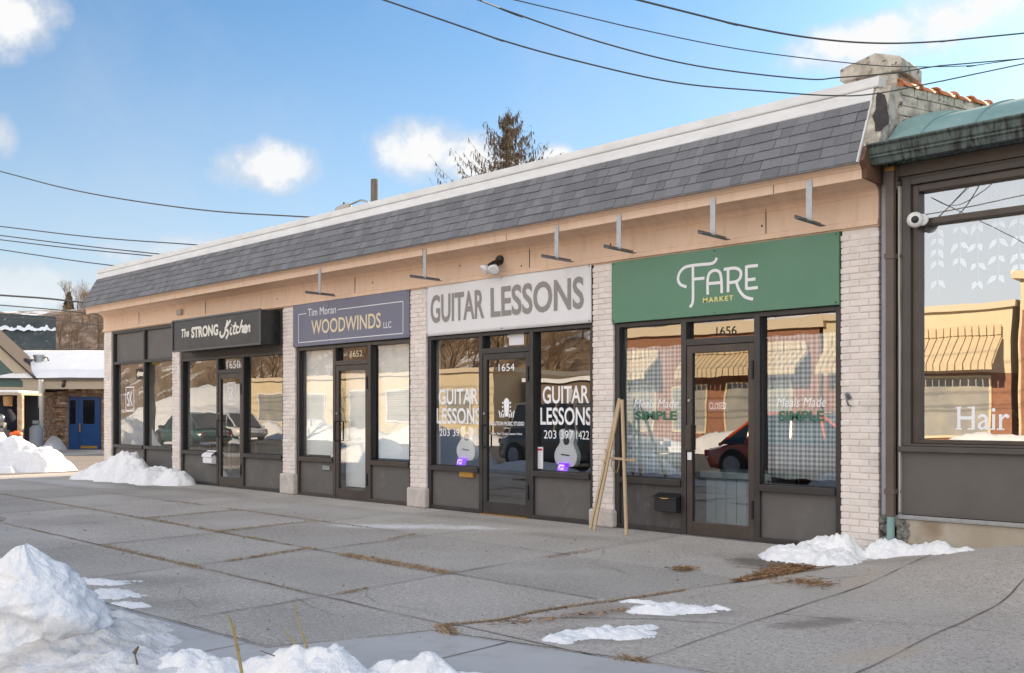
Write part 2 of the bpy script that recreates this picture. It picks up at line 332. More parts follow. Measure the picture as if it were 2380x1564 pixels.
def sheet(name,xs,ys,off,m):
    mb=MB(); nx=len(xs)
    vs=[(x,y,gz(x,y)+off) for y in ys for x in xs]
    mb.add(vs,[(j*nx+i,j*nx+i+1,(j+1)*nx+i+1,(j+1)*nx+i) for j in range(len(ys)-1) for i in range(nx-1)])
    return struct(mb.build(name,m,smooth=True))
sheet('ground',[-900,-300,-100,-40,-20]+lines(-16,10,.5)+[14,30,100,300,900],[-900,-300,-100,-40,-20,-12]+lines(-8,2,.25)+[4,8,14,30,100,300,900],0.0,PLAZA)
# pavement in front of the salon: left edge is the old expansion joint
EDGE=[(-5.08,1.02),(-4.72,1.2),(-4.36,1.19),(-4.0,1.25),(-3.56,1.37),(-3.1,1.46),(-2.58,1.55),(-2.1,1.66),(-1.41,1.76),(-.62,1.86),(0.0,1.9)]
def edge_x(y):
    for (a,b),(c,d) in zip(EDGE,EDGE[1:]):
        if a<=y<=c: return b+(d-b)*(y-a)/(c-a)
    return EDGE[0][1] if y<EDGE[0][0] else EDGE[-1][1]
mb=MB(); ys=lines(-4.98,0,.12); fr=[0,.01,.03,.06,.1,.16,.25,.4,.6,.8,1]
vs=[]
for y in ys:
    x0=edge_x(y)
    for f in fr:
        x=x0+(14-x0)*f; vs.append((x,y,gz(x,y)+.006))
n=len(fr); mb.add(vs,[(j*n+i,j*n+i+1,(j+1)*n+i+1,(j+1)*n+i) for j in range(len(ys)-1) for i in range(n-1)])
struct(mb.build('pavement',PAVE,smooth=True))
# smooth concrete walk along the kerb
mb=MB(); mb.add([(-30,-7.6,.012),(14,-7.6,.012),(14,-4.7,.012),(8,-4.35,.012),(2.71,-4.91,.012),(1.12,-5.26,.012),(.75,-6.21,.012),(-1.36,-6.33,.012),(-30,-6.33,.012)],[tuple(range(9))])
struct(mb.build('sidewalk',WALK))
# kerb and road
mb=MB(); mb.box(-60,40,-7.78,-7.6,-.16,.014); struct(mb.build('kerb',WALK,bevel=.015))
mb=MB(); mb.add([(-200,-19.5,.004),(60,-19.5,.004),(60,-7.78,.004),(-200,-7.78,.004)],[(0,1,2,3)]); struct(mb.build('road',ROADM))
mb=MB(); mb.box(-200,60,-22.9,-19.5,-.1,.13); struct(mb.build('far_sidewalk',WALK))
# side road that runs past the left end of the shops
mb=MB(); mb.add([(-27,-7.7,.008),(-17.6,-7.7,.008),(-17.6,40,.008),(-27,40,.008)],[(0,1,2,3)]); struct(mb.build('side_road',mat('worn_side_road',(.24,.215,.19),.9,(.19,.165,.145),.7,.4,60)))

JOINT=mat('joint_dirt',(.115,.095,.08),.95,(.25,.205,.165),3,thr=(.4,.6))
def crack(pts,w,off=.009,step=.12,wob=.012):
    # irregular strip of dirt following a slab joint
    out=[]
    for (x0,y0),(x1,y1) in zip(pts,pts[1:]):
        l=math.hypot(x1-x0,y1-y0); k=max(1,int(l/step))
        for i in range(k):
            t=i/k; out.append((x0+(x1-x0)*t,y0+(y1-y0)*t))
    out.append(pts[-1])
    out=[(x+fbm(x*2.1,y*2.1,3)*wob+rnd(-1,1)*wob*.3,y+fbm(x*2.1,y*2.1,9)*wob+rnd(-1,1)*wob*.3) for x,y in out]
    ws=[max(.003,w*(.75+.9*fbm(x*1.7,y*1.7,5))) for x,y in out]
    l,r=ribbon2(out,ws); n=len(out)
    JM.add([(x,y,gz(x,y)+off) for x,y in l]+[(x,y,gz(x,y)+off) for x,y in r],[(i,n+i,n+i+1,i+1) for i in range(n-1)])
JM=MB()
crack([(-16,-2.07),(-.4,-2.09)],.014); crack([(-16.5,-3.5),(-8.9,-3.48),(-2.2,-3.62),(1.2,-3.66)],.018); crack([(-12,-5.0),(-4.3,-5.0),(1.05,-5.03)],.016)
crack([(-16,-.75),(-9,-.7)],.01)
for k in range(8):
    x=-.39-2.06*k; crack([(x,-6.25),(x+rnd(-.05,.05),-5.0),(x-.05,-3.62),(x-.1,-2.07),(x-.05,-.15 if k==0 else -1.2-.1*k)],.013)
for k in range(6):
    x=-1.45-2.06*k-1.0; crack([(x,-3.6),(x+rnd(-.2,.2),-2.8),(x+rnd(-.1,.1),-2.07)],.008,wob=.03)
    x=-4.5-2.06*k; crack([(x,-5.0),(x+rnd(-.1,.1),-4.3),(x+rnd(-.1,.1),-3.6)],.009,wob=.03)
crack([(-.4,-1.5),(.1,-2.3),(.75,-2.6)],.006,wob=.05); crack([(-.5,-5.2),(.3,-5.4)],.006,wob=.04)
rk=random.Random(31)
for i in range(16):
    x,y=rk.uniform(-9,1),rk.uniform(-5.9,-.9); a=rk.uniform(0,6.28); pts=[(x,y)]
    for s in range(rk.randint(3,6)):
        a+=rk.uniform(-.7,.7); x+=math.cos(a)*.28; y+=math.sin(a)*.2; pts.append((x,y))
    if all(q[0]<edge_x(q[1])-.1 and q[1]<-.2 for q in pts): crack(pts,.004,off=.008+.00005*i,wob=.03)
crack([(x,y) for y,x in EDGE],.022,off=.014)
crack([(2.5,-4.9),(2.46,-3.6),(2.44,-2.5),(2.44,-.25)],.011,off=.012); crack([(3.5,-4.85),(3.47,-2.81),(3.48,-.2)],.011,off=.012)
crack([(2.44,-3.23),(2.82,-3.11),(3.47,-2.81),(4.6,-2.6)],.008,off=.012); crack([(2.45,-1.2),(1.9,-1.9),(1.7,-3.2)],.006,off=.012,wob=.05)
crack([(1.2,-4.6),(2.0,-3.9),(2.44,-3.7)],.012,off=.012,wob=.05)
crack([(-1.4,-6.31),(.75,-6.19),(1.12,-5.24),(2.71,-4.89),(8,-4.3)],.022,off=.018)
crack([(1.68,-7.5),(1.68,-5.1)],.012,off=.016); crack([(.53,-7.5),(.56,-6.22)],.012,off=.016); crack([(2.9,-7.5),(2.95,-4.9)],.012,off=.016)
for k in range(6): crack([(-1-1.5*k,-7.5),(-1-1.5*k,-6.35)],.012,off=.016)
j=struct(JM.build('slab_joints',JOINT))
# ---- dry grass along the joints and needle litter (nobody could count it)
DRY=mat('dry_grass_blades',(.30,.215,.135),.9,(.44,.33,.21),9,island=.35)
gm=MB()
def blade(x,y,h,lean,w=.0035):
    z=gz(x,y)+.006; a=rnd(0,6.28); dx,dy=math.cos(a),math.sin(a)
    gm.add([(x-dy*w,y+dx*w,z),(x+dy*w,y-dx*w,z),(x+dx*lean*.5,y+dy*lean*.5,z+h*.7),(x+dx*lean,y+dy*lean,z+h)],[(0,1,2),(0,2,3)])
def tuft_line(x0,y0,x1,y1,n,h,spread):
    for i in range(n):
        t=random.random(); x=x0+(x1-x0)*t; y=y0+(y1-y0)*t
        if fbm(x*1.6,y*1.6,2)<-.3: continue
        blade(x+random.gauss(0,spread),y+random.gauss(0,spread),h*rnd(.3,1.1),h*rnd(.6,2.4))
tuft_line(-6.5,-3.5,-2.5,-3.62,1300,.018,.02); tuft_line(-2.2,-3.64,-.45,-3.66,1500,.026,.035); tuft_line(-16,-3.45,-6.5,-3.5,1500,.014,.03); tuft_line(-2.35,-5.0,-.4,-5.02,300,.012,.012); tuft_line(-14,-5.0,-4.6,-5.0,900,.014,.02)
tuft_line(-8.5,-2.05,-3.6,-2.08,700,.018,.02); tuft_line(-4.6,-5.0,-2.2,-5.02,800,.02,.022); tuft_line(-2.4,-5.0,-2.64,-3.6,700,.02,.02); tuft_line(-2.6,-2.6,-2.72,-2.1,160,.02,.015)
tuft_line(-.4,-6.2,-.34,-5.5,300,.014,.015); tuft_line(-.35,-4.9,-.4,-4.6,160,.016,.02); tuft_line(-.42,-2.4,-.4,-1.6,200,.016,.015)
tuft_line(-4.6,-3.6,-4.7,-2.1,500,.018,.02); tuft_line(-6.6,-3.6,-6.7,-2.1,450,.016,.02)
for (a,b),(c,d) in zip(EDGE,EDGE[1:]): tuft_line(b,a,d,c,260 if a<-1.2 else 120,.018,.016)
tuft_line(1.05,-5.1,1.3,-5.22,300,.025,.03); tuft_line(2.4,-4.95,2.55,-4.9,120,.03,.03)
go=gm.build('dry_grass',DRY); go['kind']='stuff'; tag(go,'tan dry grass growing along the joints of the paving slabs','grass')
gm=MB()
LITTER=mat('brown_needle_litter',(.20,.11,.055),.95,(.34,.21,.11),14,island=.4)
def stick(x,y,l,w,z=.012):
    a=rnd(0,6.28); dx,dy=math.cos(a)*l/2,math.sin(a)*l/2; nx,ny=-math.sin(a)*w,math.cos(a)*w; zz=gz(x,y)+z+rnd(0,.012)
    gm.add([(x-dx-nx,y-dy-ny,zz),(x+dx-nx,y+dy-ny,zz+rnd(-.004,.012)),(x+dx+nx,y+dy+ny,zz+rnd(0,.012)),(x-dx+nx,y-dy+ny,zz+.003)],[(0,1,2,3)])
for i in range(2600):
    t=random.random()**.7; y=-2.35+1.15*t; x=edge_x(y)-.01-abs(random.gauss(0,.09))*(1.6*t+.1)
    if x<1.75: stick(x,y,rnd(.02,.09),rnd(.0012,.003))
for i in range(160): stick(.93+random.gauss(0,.05),-2.08+random.gauss(0,.06),rnd(.03,.08),.002)
for i in range(260): stick(-7.8+random.gauss(0,.12),-5.1+random.gauss(0,.1),rnd(.03,.08),.003)
for i in range(200): stick(2.05+random.gauss(0,.14),-2.0+random.gauss(0,.1),rnd(.03,.09),.002,.014)
for i in range(90): t=random.random(); stick(1.3+.35*t+random.gauss(0,.03),-4.85+1.0*t+random.gauss(0,.05),rnd(.03,.09),.0025,.014)
for i in range(300): stick(rnd(-9,2),rnd(-6,-1),rnd(.01,.035),.002)
lo=gm.build('needle_litter',LITTER); lo['kind']='stuff'; tag(lo,'brown pine needles and twigs scattered beside the expansion joint','leaf litter')

# ================================================================== SHOP BUILDING
XL,XR=-16.1,1.82
shop=thing('shop_building',(-7,0,0),'long single storey row of four shops with grey shingled mansard and painted brick pillars','building')
# pillars of individually laid painted bricks
def pillar(x0,x1,z0,z1,base,ln=.195):
    mb=MB(); c=.0667; n=int((z1-z0)/c); wdt=x1-x0
    mb.box(x0+.008,x1-.008,.010,.30,0.0,z1)
    for i in range(n):
        za=z0+i*c; offs=(i%2)*ln/2; x=x0-(ln-offs if offs else 0)
        xs=[]
        while x<x1-1e-3:
            a=max(x,x0); b=min(x+ln,x1)
            if b-a>.03: xs.append((a,b))
            elif xs and b>=x1-1e-3: xs[-1]=(xs[-1][0],x1)
            x+=ln
        for a,b in xs:
            d=rnd(-.0035,.0035); e0=rnd(-.004,.004) if a==x0 else .0045; e1=rnd(-.004,.004) if b==x1 else -.0045
            mb.box(a+e0,b+e1,d,.29,za+.0045,za+c-.005+rnd(-.001,.001))
    o=mb.build('pillar',PAINT,shop,bevel=.006)
    if base:
        bb=MB(); bb.box(x0-.03,x1+.03,-.055,.24,0.0,z0-.002); bb.build('plinth',PLINTH,o,bevel=.03)
    return o
P=[(-16.1,-15.72,.005,3.25,0),(-12.82,-12.51,.005,3.25,0),(-8.74,-8.37,.36,3.25,1),(-5.30,-4.94,.30,3.25,1),(-1.79,-1.47,.22,3.25,1),(1.43,1.82,.005,3.25,0)]
for p in P: pillar(*p)
# frieze, cornice, mansard, parapet cap
mb=MB()
mb.prism_x([(.0,3.25),(.0,3.262),(-.032,3.266),(-.032,3.292),(-.02,3.296),(-.02,3.322),(-.008,3.334),(-.004,3.56),(-.012,3.565),(-.012,3.60),(-.03,3.615),(-.05,3.63),(.3,3.63),(.3,3.25)][::-1],XL,XR)
fr=mb.build('frieze',BEIGE,shop)
for x in (-14.3,-11.43,-6.65,-2.85,.6): mb=MB(); mb.box(x-.003,x+.003,-.014,.0,3.30,3.60); mb.build('seam',DARK,fr)
for k,(px,pz) in enumerate(((-8.9,3.42),(-4.2,3.5),(-3.0,3.37),(-1.5,3.47),(.55,3.42),(1.1,3.5),(-12.1,3.38),(-6.2,3.45))): mb=MB(); r=.008; mb.box(px-r,px+r,-.012,.0,pz-r,pz+r*1.6); mb.build('bolt_head',DARK,fr)
mb=MB()
mb.prism_x([(.3,3.632),(-.05,3.632),(-.085,3.65),(-.11,3.672),(-.15,3.682),(-.37,3.672),(-.385,3.645),(-.40,3.645),(-.40,3.735),(-.413,3.74),(-.413,3.752),(-.43,3.765),(-.462,3.782),(-.462,3.79),(.3,3.79)][::-1],XL,XR)
cn=mb.build('cornice',BEIGE,shop)
for x in (-12.95,-4.55,-2.9,.9): mb=MB(); mb.box(x-.003,x+.003,-.402,-.39,3.646,3.734); mb.build('seam',DARK,cn)
mb=MB(); mb.prism_x([(.3,3.792),(-.47,3.792),(-.155,4.44),(.3,4.44)][::-1],XL+.01,XR-.012)
roof=mb.build('mansard_roof',mat('roof_deck',(.06,.06,.065),.9),shop)
# shingles: four and a half courses of architectural tabs
mb=MB(); sl=math.hypot(.33,.655); ty,tz=.33/sl,.655/sl; ny,nz_=-tz,ty
rows=6; ex=sl/rows+.004
for r in range(rows):
    x=XL+.0-rnd(0,.2)
    while x<XR-.01:
        w=random.choice([.1,.13,.16,.16,.19,.23]); a=max(x,XL+.004); b=min(x+w,XR-.004); x+=w
        if b-a<.02: continue
        th=random.choice([.004,.006,.009]); s0=r*ex-.012+rnd(-.004,.004); s1=min((r+1)*ex+.03,sl)
        def pt(xx,s,hh): return (xx,-.49+ty*s+ny*hh,3.79+tz*s+nz_*hh)
        l0=.004+.010; sk=rnd(-.004,.004)
        q=[pt(a+.002,s0,0),pt(b-.002,s0,0),pt(b-.002,s1,0),pt(a+.002,s1,0),pt(a+.002+sk,s0,l0+th),pt(b-.002+sk,s0,l0+th),pt(b-.002,s1,.004+th*.4),pt(a+.002,s1,.004+th*.4)]
        mb.add(q,[(0,3,2,1),(4,5,6,7),(0,1,5,4),(1,2,6,5),(2,3,7,6),(3,0,4,7)])
mb.build('shingles',SHINGLE,roof)
mb=MB(); mb.box(XL-.004,XR+.002,-.505,-.47,3.776,3.788); mb.box(XR-.010,XR+.006,-.165,-.15,4.1,4.44)
mb.build('drip_edge',STEEL,roof)
# sloping white edge strip at the right end of the shingles
mb=MB()
for s in range(1):
    mb.add([(XR-.008,-.51,3.785),(XR+.008,-.51,3.785),(XR+.008,-.175,4.445),(XR-.008,-.175,4.445),(XR-.008,-.47,3.785),(XR+.008,-.47,3.785),(XR+.008,-.135,4.445),(XR-.008,-.135,4.445)],
        [(0,1,2,3),(4,7,6,5),(0,4,5,1),(1,5,6,2),(2,6,7,3),(3,7,4,0)])
mb.build('rake_trim',WHITE,roof)
mb=MB(); mb.prism_x([(.3,4.442),(-.165,4.442),(-.172,4.452),(-.118,4.582),(.3,4.582)][::-1],XL-.01,XR+.0)
mb.prism_x([(.45,4.584),(-.125,4.584),(-.13,4.60),(-.115,4.69),(-.08,4.70),(.45,4.70)][::-1],XL-.07,XR+.05)
mb.build('parapet_cap',WHITE,shop,bevel=.006)
RUST=mat('rusted_end_board',(.17,.085,.05),.8,(.09,.05,.035),6,.3,30,stretch=(3,6,1))
mb=MB(); mb.prism_x([(-.03,3.64),(-.39,3.648),(-.40,3.735),(-.455,3.785),(-.47,3.80),(-.395,3.95),(-.02,3.95)][::-1],XR+.009,XR+.05)
mb.build('end_board',RUST,shop)
# body of the building: roof deck, rear, sides, dividing walls and rooms
mb=MB(); mb.box(XL+.02,XR-.02,.46,11,4.30,4.42); mb.build('roof_deck',mat('roof_membrane',(.2,.2,.2),.9,(.7,.7,.72),.6),shop)
mb=MB(); mb.box(XL,XL+.25,.31,11,0,4.55); mb.box(XR-.25,XR,.31,11,0,4.28); mb.box(XL+.26,XR-.26,10.8,11,0,4.28); mb.build('side_walls',PAINT,shop)
mb=MB(); mb.box(XL+.26,XR-.26,.46,10.7,.0,.03); mb.build('interior_floor',ROOMF,shop)
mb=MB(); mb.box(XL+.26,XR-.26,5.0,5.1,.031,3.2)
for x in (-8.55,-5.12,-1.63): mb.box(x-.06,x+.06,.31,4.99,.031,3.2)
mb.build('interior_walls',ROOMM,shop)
mb=MB(); mb.box(XL+.26,XR-.26,.31,10.7,3.21,3.3); mb.build('ceiling',mat('interior_ceiling',(.3,.28,.25),.9),shop)

# ---------------------------------------------------------------- storefronts
FY0,FY1=.035,.15
def frame_parts(cols,x0,x1,ztop): pass
def storefront(x0,x1,dx0,dx1,ztop,zs,dtop,kick=(KICK,KICK),fm=FRAME,ttop=None):
    """aluminium shop front with a door between two windows"""
    mb=MB(); J=.07; zt=ztop
    vert=[(x0,x0+J),(dx0-J,dx0),(dx1,dx1+J),(x1-J,x1)]
    for a,b in vert: mb.box(a,b,FY0,FY1,.0,zt)
    sp=[(x0+J,dx0-J),(dx0,dx1),(dx1+J,x1-J)]
    for i,(a,b) in enumerate(sp):
        mb.box(a,b,FY0,FY1,zt-.05,zt)
        if i!=1:
            mb.box(a,b,FY0-.028,FY1,zs-.07,zs); mb.box(a,b,FY0,FY1,.0,.055)
        else: mb.box(a,b,FY0,FY1,dtop,dtop+.075)
    fo=mb.build('storefront_frame',fm,shop,bevel=.004)
    for i,(a,b) in enumerate(sp):
        if i==1:
            q=MB(); q.box(a+.001,b-.001,.118,.126,dtop+.076,zt-.051); q.build('transom_pane',GLASS,fo)
        else:
            q=MB(); q.box(a+.001,b-.001,.118,.126,zs+.001,zt-.051); q.build('pane',GLASS,fo)
            q=MB(); q.box(a+.001,b-.001,.075,.12,.056,zs-.071); q.build('kick_panel',kick[0 if i==0 else 1],fo)
    for i,(a,b) in enumerate(sp):
        q=MB(); q.box(a-.001,a+.016,.06,.117,zs if i!=1 else dtop+.075,zt-.05)  # black strip paints in the shade on each left-hand return
        if i!=1: q.box(a+.0161,b,.062,.1169,zs,zs+.012)
        q.build('shade_strip',DARK,fo)
    return fo,sp
def door(x0,x1,top,rail=.16,fm=FRAME,handle='loop',bot=.012):
    mb=MB(); s=.075; y0,y1=.045,.10
    mb.box(x0+.004,x0+s,y0,y1,bot,top-.004); mb.box(x1-s,x1-.004,y0,y1,bot,top-.004)
    mb.box(x0+s,x1-s,y0,y1,top-.09,top-.004); mb.box(x0+s,x1-s,y0,y1,bot,bot+rail)
    d=mb.build('door',fm,shop,bevel=.004)
    q=MB(); q.box(x0+s+.001,x1-s-.001,.070,.078,bot+rail+.001,top-.091); q.build('door_glass',GLASS,d)
    q=MB()
    q.box(x0+s-.001,x0+s+.011,.05,.069,bot+rail,top-.09)  # shade beside the left stile, put in as a black strip
    q.build('shade_strip',DARK,d)
    for z in (.35,top-.3):
        h=MB(); h.box(x1-.03,x1-.006,.018,.044,z-.1,z+.1); h.build('hinge',BLACK,d,bevel=.005)
    q=MB(); xm=x0+.05
    if handle=='loop':
        q.tube([(xm,.044,.95),(xm,-.02,.95),(xm,-.02,1.27),(xm,.044,1.27)],.013,8)
        q.tube([(xm+.18,.112,1.27),(xm+.18,.15,1.27),(xm+.18,.15,.95),(xm+.18,.112,.95)],.011,8)
        q.box(xm-.02,xm+.2,.101,.111,1.255,1.285); q.box(xm-.02,xm+.2,.101,.111,.935,.965)
    elif handle=='bar':
        q.tube([(xm,.044,.93),(xm,-.025,.93),(xm,-.025,1.24),(xm,.044,1.24)],.012,8)
        q.box(x0+s,x1-s,.10,.125,1.205,1.235)
    elif handle=='plate':
        q.box(xm-.045,xm+.025,.012,.044,.98,1.27); q.box(xm+.03,xm+.12,.101,.13,.98,1.26)
    hn=q.build('handle',BLACK if handle!='plate' else FRAMEB,d,bevel=.004)
    q=MB(); q.lathe((x0+.04,.044,1.55 if handle=='plate' else 1.02 if False else 1.4),[(.0005,-.018),(.016,-.018),(.018,0)],12,'y'); q.build('lock_cylinder',METAL,d)
    if handle=='plate':
        q=MB(); q.box(x0+.02,x0+.075,.028,.0445,.865,.955); q.build('lock_box',LETTERW,d,bevel=.006)
    return d
# bay 0a: two fixed lights with grey panels above
mb=MB(); x0,x1,xm=-15.72,-12.82,-14.17
for a,b in((x0,x0+.07),(xm-.03,xm+.03),(x1-.05,x1)): mb.box(a,b,FY0,FY1,0,3.249)
for a,b in((x0+.07,xm-.03),(xm+.03,x1-.05)):
    mb.box(a,b,FY0,FY1,3.19,3.249); mb.box(a,b,FY0,FY1,2.50,2.56); mb.box(a,b,FY0-.028,FY1,.64,.71); mb.box(a,b,FY0,FY1,0,.055)
f0=mb.build('storefront_frame',FRAME,shop,bevel=.004)
q=MB()
for a,b in((x0+.07,xm-.03),(xm+.03,x1-.05)):
    k=MB(); k.box(a+.001,b-.001,.118,.126,.711,2.499); k.build('pane',GLASS,f0)
    k=MB(); k.box(a+.001,b-.001,.075,.12,.056,.639); k.build('kick_panel',KICK,f0)
    k=MB(); k.box(a+.001,b-.001,.09,.13,2.561,3.189); k.build('upper_panel',KICK,f0)
    q=MB(); q.box(a-.001,a+.03,.06,.117,.71,2.50); q.build('shade_strip',DARK,f0)  # black strip for the shade on the left return of the window
    q=MB(); q.box(a-.001,a+.03,.055,.089,2.56,3.19); q.build('shade_strip',DARK,f0)  # same painted shade beside the upper panel
f1,_=storefront(-12.51,-8.74,-11.03,-10.18,2.50,.66,2.16,fm=FRAME)
mb=MB(); mb.box(-12.51,-8.74,.05,.15,2.501,3.249); mb.build('bulkhead',mat('dark_bulkhead',(.055,.045,.04),.6),shop)
f2,_=storefront(-8.37,-5.30,-7.24,-6.38,2.53,.66,2.19,fm=FRAMEB)
f3,_=storefront(-4.94,-1.79,-3.79,-2.90,2.53,.64,2.23,fm=FRAME)
f4,_=storefront(-1.47,1.43,-.44,.43,2.50,.63,2.18,kick=(KICKW,KICK),fm=FRAME)
d1=door(-11.03,-10.18,2.16,.18,FRAMEB,'loop'); d2=door(-7.24,-6.38,2.19,.16,FRAMEB,'loop')
d3=door(-3.79,-2.90,2.23,.17,FRAME,'bar'); d4=door(-.44,.43,2.18,.15,FRAMEB,'plate')
for (a,b) in((-8.37,-5.30),(-4.94,-1.79),(-1.47,1.43)):
    q=MB(); q.box(a,b,.06,.15,2.531 if a<-2 else 2.501,3.249); q.build('bulkhead',MATS['dark_bulkhead'],shop)
q=MB(); q.box(-3.79,-2.90,-.01,.13,.0005,.012); q.build('threshold',BRASS,shop)
for a,b in((-11.05,-10.16),(-7.26,-6.36),(-.46,.45)): q=MB(); q.box(a,b,-.01,.13,.0005,.010); q.build('threshold',STEEL,shop)
# letter slots
q=MB(); q.box(-7.62,-7.42,.045,.074,.46,.53); q.box(-7.61,-7.43,.035,.046,.505,.522); q.build('mail_slot',METAL,f2,bevel=.003)
q=MB(); q.box(-4.27,-3.98,.05,.074,.49,.585)
for k in range(4): q.box(-4.26,-3.99,.034,.051,.50+k*.021,.514+k*.021)
q.build('mail_slot',BRASS,f3,bevel=.003)
# house numbers and decals on the glass
def words(parent,y,m,items,name='lettering'):
    mb=MB()
    for it in items:
        b,x0,x1,z0,z1=it[:5]; text(mb,b,x0,x1,z0,z1,y,**(it[5] if len(it)>5 else {}))
    return mb.build(name,m,parent)
GY=.1165
words(f1,GY,DECAL,[('1650',-10.85,-10.36,2.255,2.405,{'bold':.015})])
words(f2,GY,LETTERC,[('1652',-6.93,-6.62,2.32,2.42)])
words(f4,GY,DARK,[('1656',-.09,.17,2.28,2.38,{'bold':.01})])
words(d3,.0685,DECAL,[('1654',-3.50,-3.20,1.98,2.08),('SOLUTION MUSIC STUDIO',-3.68,-3.02,1.235,1.29,{'bold':.02}),('(203)',-3.40,-3.30,1.185,1.21),('Guitar Bass Ukulele Lessons Voice',-3.65,-3.06,1.11,1.14,{'bold':.01})])
# guitar headstock emblem on the door
mb=MB(); cx=-3.35; y=.0685
mb.add([(cx-.035,y,1.36),(cx+.035,y,1.36),(cx+.055,y,1.56),(cx+.03,y,1.60),(cx,y,1.615),(cx-.03,y,1.60),(cx-.055,y,1.56)],[(0,1,2,3,4,5,6)])
for k in range(3):
    for s in(-1,1): mb.add([(cx+s*.06,y,1.42+k*.055),(cx+s*.085,y,1.425+k*.055),(cx+s*.085,y,1.45+k*.055),(cx+s*.06,y,1.445+k*.055)],[(0,1,2,3) if s>0 else (3,2,1,0)])
for k in range(3):
    for s in(-1,1): stroke(mb,[(cx+s*(.05+.035*k),1.345),(cx+s*(.065+.04*k),1.40+.02*k)],.018,y,False)
mb.build('lettering',DECAL,d3)
# guitar lessons on both windows
for a,b,f in((-4.85,-3.89,f3),(-2.79,-1.88,f3)):
    words(f,GY,DECAL,[('GUITAR',a+.06,b-.06,1.53,1.76,{'bold':.018}),('LESSONS',a+.02,b-.02,1.25,1.48,{'bold':.018}),('203',a+.08,a+.3,1.07,1.18),('397',a+.37,a+.59,1.07,1.18),('1422',a+.64,b-.06,1.07,1.18)])
for a,b,g in((-1.24,-.60,0),(.66,1.22,1)):
    words(f4,GY,DECAL,[('Meals Made',a,b,1.47,1.57,{'shear':.25})]); words(f4,GY-.001,LETTERGR,[('SIMPLE',a+.02,b-.02,1.32,1.43,{'bold':.035})])
# monogram of the kitchen on window and door
mb=MB()
def mono(cx,cz,w,h,y):
    for a,b,c,d in((-.5,.5,.46,.5),(-.5,.5,-.5,-.46),(-.5,-.45,-.46,.46),(.45,.5,-.46,.46)): mb.add([(cx+a*w,y,cz+c*h),(cx+b*w,y,cz+c*h),(cx+b*w,y,cz+d*h),(cx+a*w,y,cz+d*h)],[(0,1,2,3)])
    text(mb,'SK',cx-.34*w,cx+.34*w,cz-.3*h,cz+.3*h,y)
mono(-15.02,1.72,.42,.55,GY); text(mb,'THE STRONG',-15.2,-14.84,1.25,1.33,GY); mb.build('lettering',DECAL,f0)
mb=MB(); mono(-10.6,1.78,.3,.42,.0685); mb.build('lettering',DECAL,d1)

# chimney pier and skewed party wall
STUCCO=mat('flaking_white_masonry',(.62,.57,.48),.85,(.36,.325,.27),7,1.0,22,c3=(.15,.13,.115),s3=10,thr3=(.58,.65),thr=(.42,.6),c4=(.50,.44,.35),s4=3)
mb=MB()
mb.box(1.47,1.97,.055,.50,4.30,4.80)
mb.prism_y([(1.41,4.775),(2.03,4.745),(2.03,4.88),(1.77,4.975),(1.41,4.90)],.02,.56)
ch=mb.build('chimney',STUCCO,shop,bevel=.012)
PW=Vector((math.sin(R(18)),math.cos(R(18)),0)); PN=Vector((PW.y,-PW.x,0))
def pw(s,n,z): q=Vector((1.99,.04,0))+PW*s+PN*n; return (q.x,q.y,z)
mb=MB()
mb.prism_x([(-.40,3.952),(.1,3.952),(.1,4.58),(-.10,4.58),(-.16,4.44)],XR+.009,1.985)          # masonry front of the party wall
L0=[pw(0,-.16,3.6),pw(1.9,-.16,3.6),pw(1.9,0,3.6),pw(0,0,3.6)]
mb.add(L0+[(x,y,4.60) for x,y,z in L0],[(0,3,2,1),(4,5,6,7),(0,1,5,4),(1,2,6,5),(2,3,7,6),(3,0,4,7)])
for r in range(9):                              # uneven blocks showing through the paint
    z=3.72+r*.1; s=rnd(-.15,.0)
    while s<1.85:
        l=rnd(.12,.3); a=max(s,0.005); b=min(s+l-.012,1.89); s+=l
        if b-a<.04: continue
        d=rnd(.006,.018); q=[pw(a,.0,z),pw(b,.0,z),pw(b,d,z),pw(a,d,z)]; h=.1-.012
        mb.add(q+[(x,y,zz+h) for x,y,zz in q],[(0,3,2,1),(4,5,6,7),(0,1,5,4),(1,2,6,5),(2,3,7,6),(3,0,4,7)])
pwall=mb.build('party_wall',STUCCO,shop,bevel=.008)
TAR=mat('tar_patch',(.035,.03,.03),.85,(.06,.05,.05),12,.5,50)
poly=[(2039,213),(2056,220),(2061,238),(2062,256),(2066,272),(2065,288),(2054,295),(2047,304),(2034,305),(2033,285),(2027,270),(2035,255),(2036,226)]
mb=MB()
def tary(z): return -.40+(z-3.952)*.24/.488 if z<4.44 else -.16+(z-4.44)*.06/.14
tv=[]
for px,py in poly:
    Y=-.25
    for _ in range(6): q=at(px,py,Y); Y=tary(q[2])-.007
    tv.append((max(q[0],XR+.011),Y,q[2]))
mb.add(tv+[(x,y+.006,z) for x,y,z in tv],[tuple(range(len(tv)-1,-1,-1))]+[(i,(i+1)%len(tv),len(tv)+(i+1)%len(tv),len(tv)+i) for i in range(len(tv))]); mb.build('tar_patch',TAR,pwall)
TERRA=mat('terracotta',(.60,.23,.085),.7,(.42,.15,.06),8,.3,40)
mb=MB()
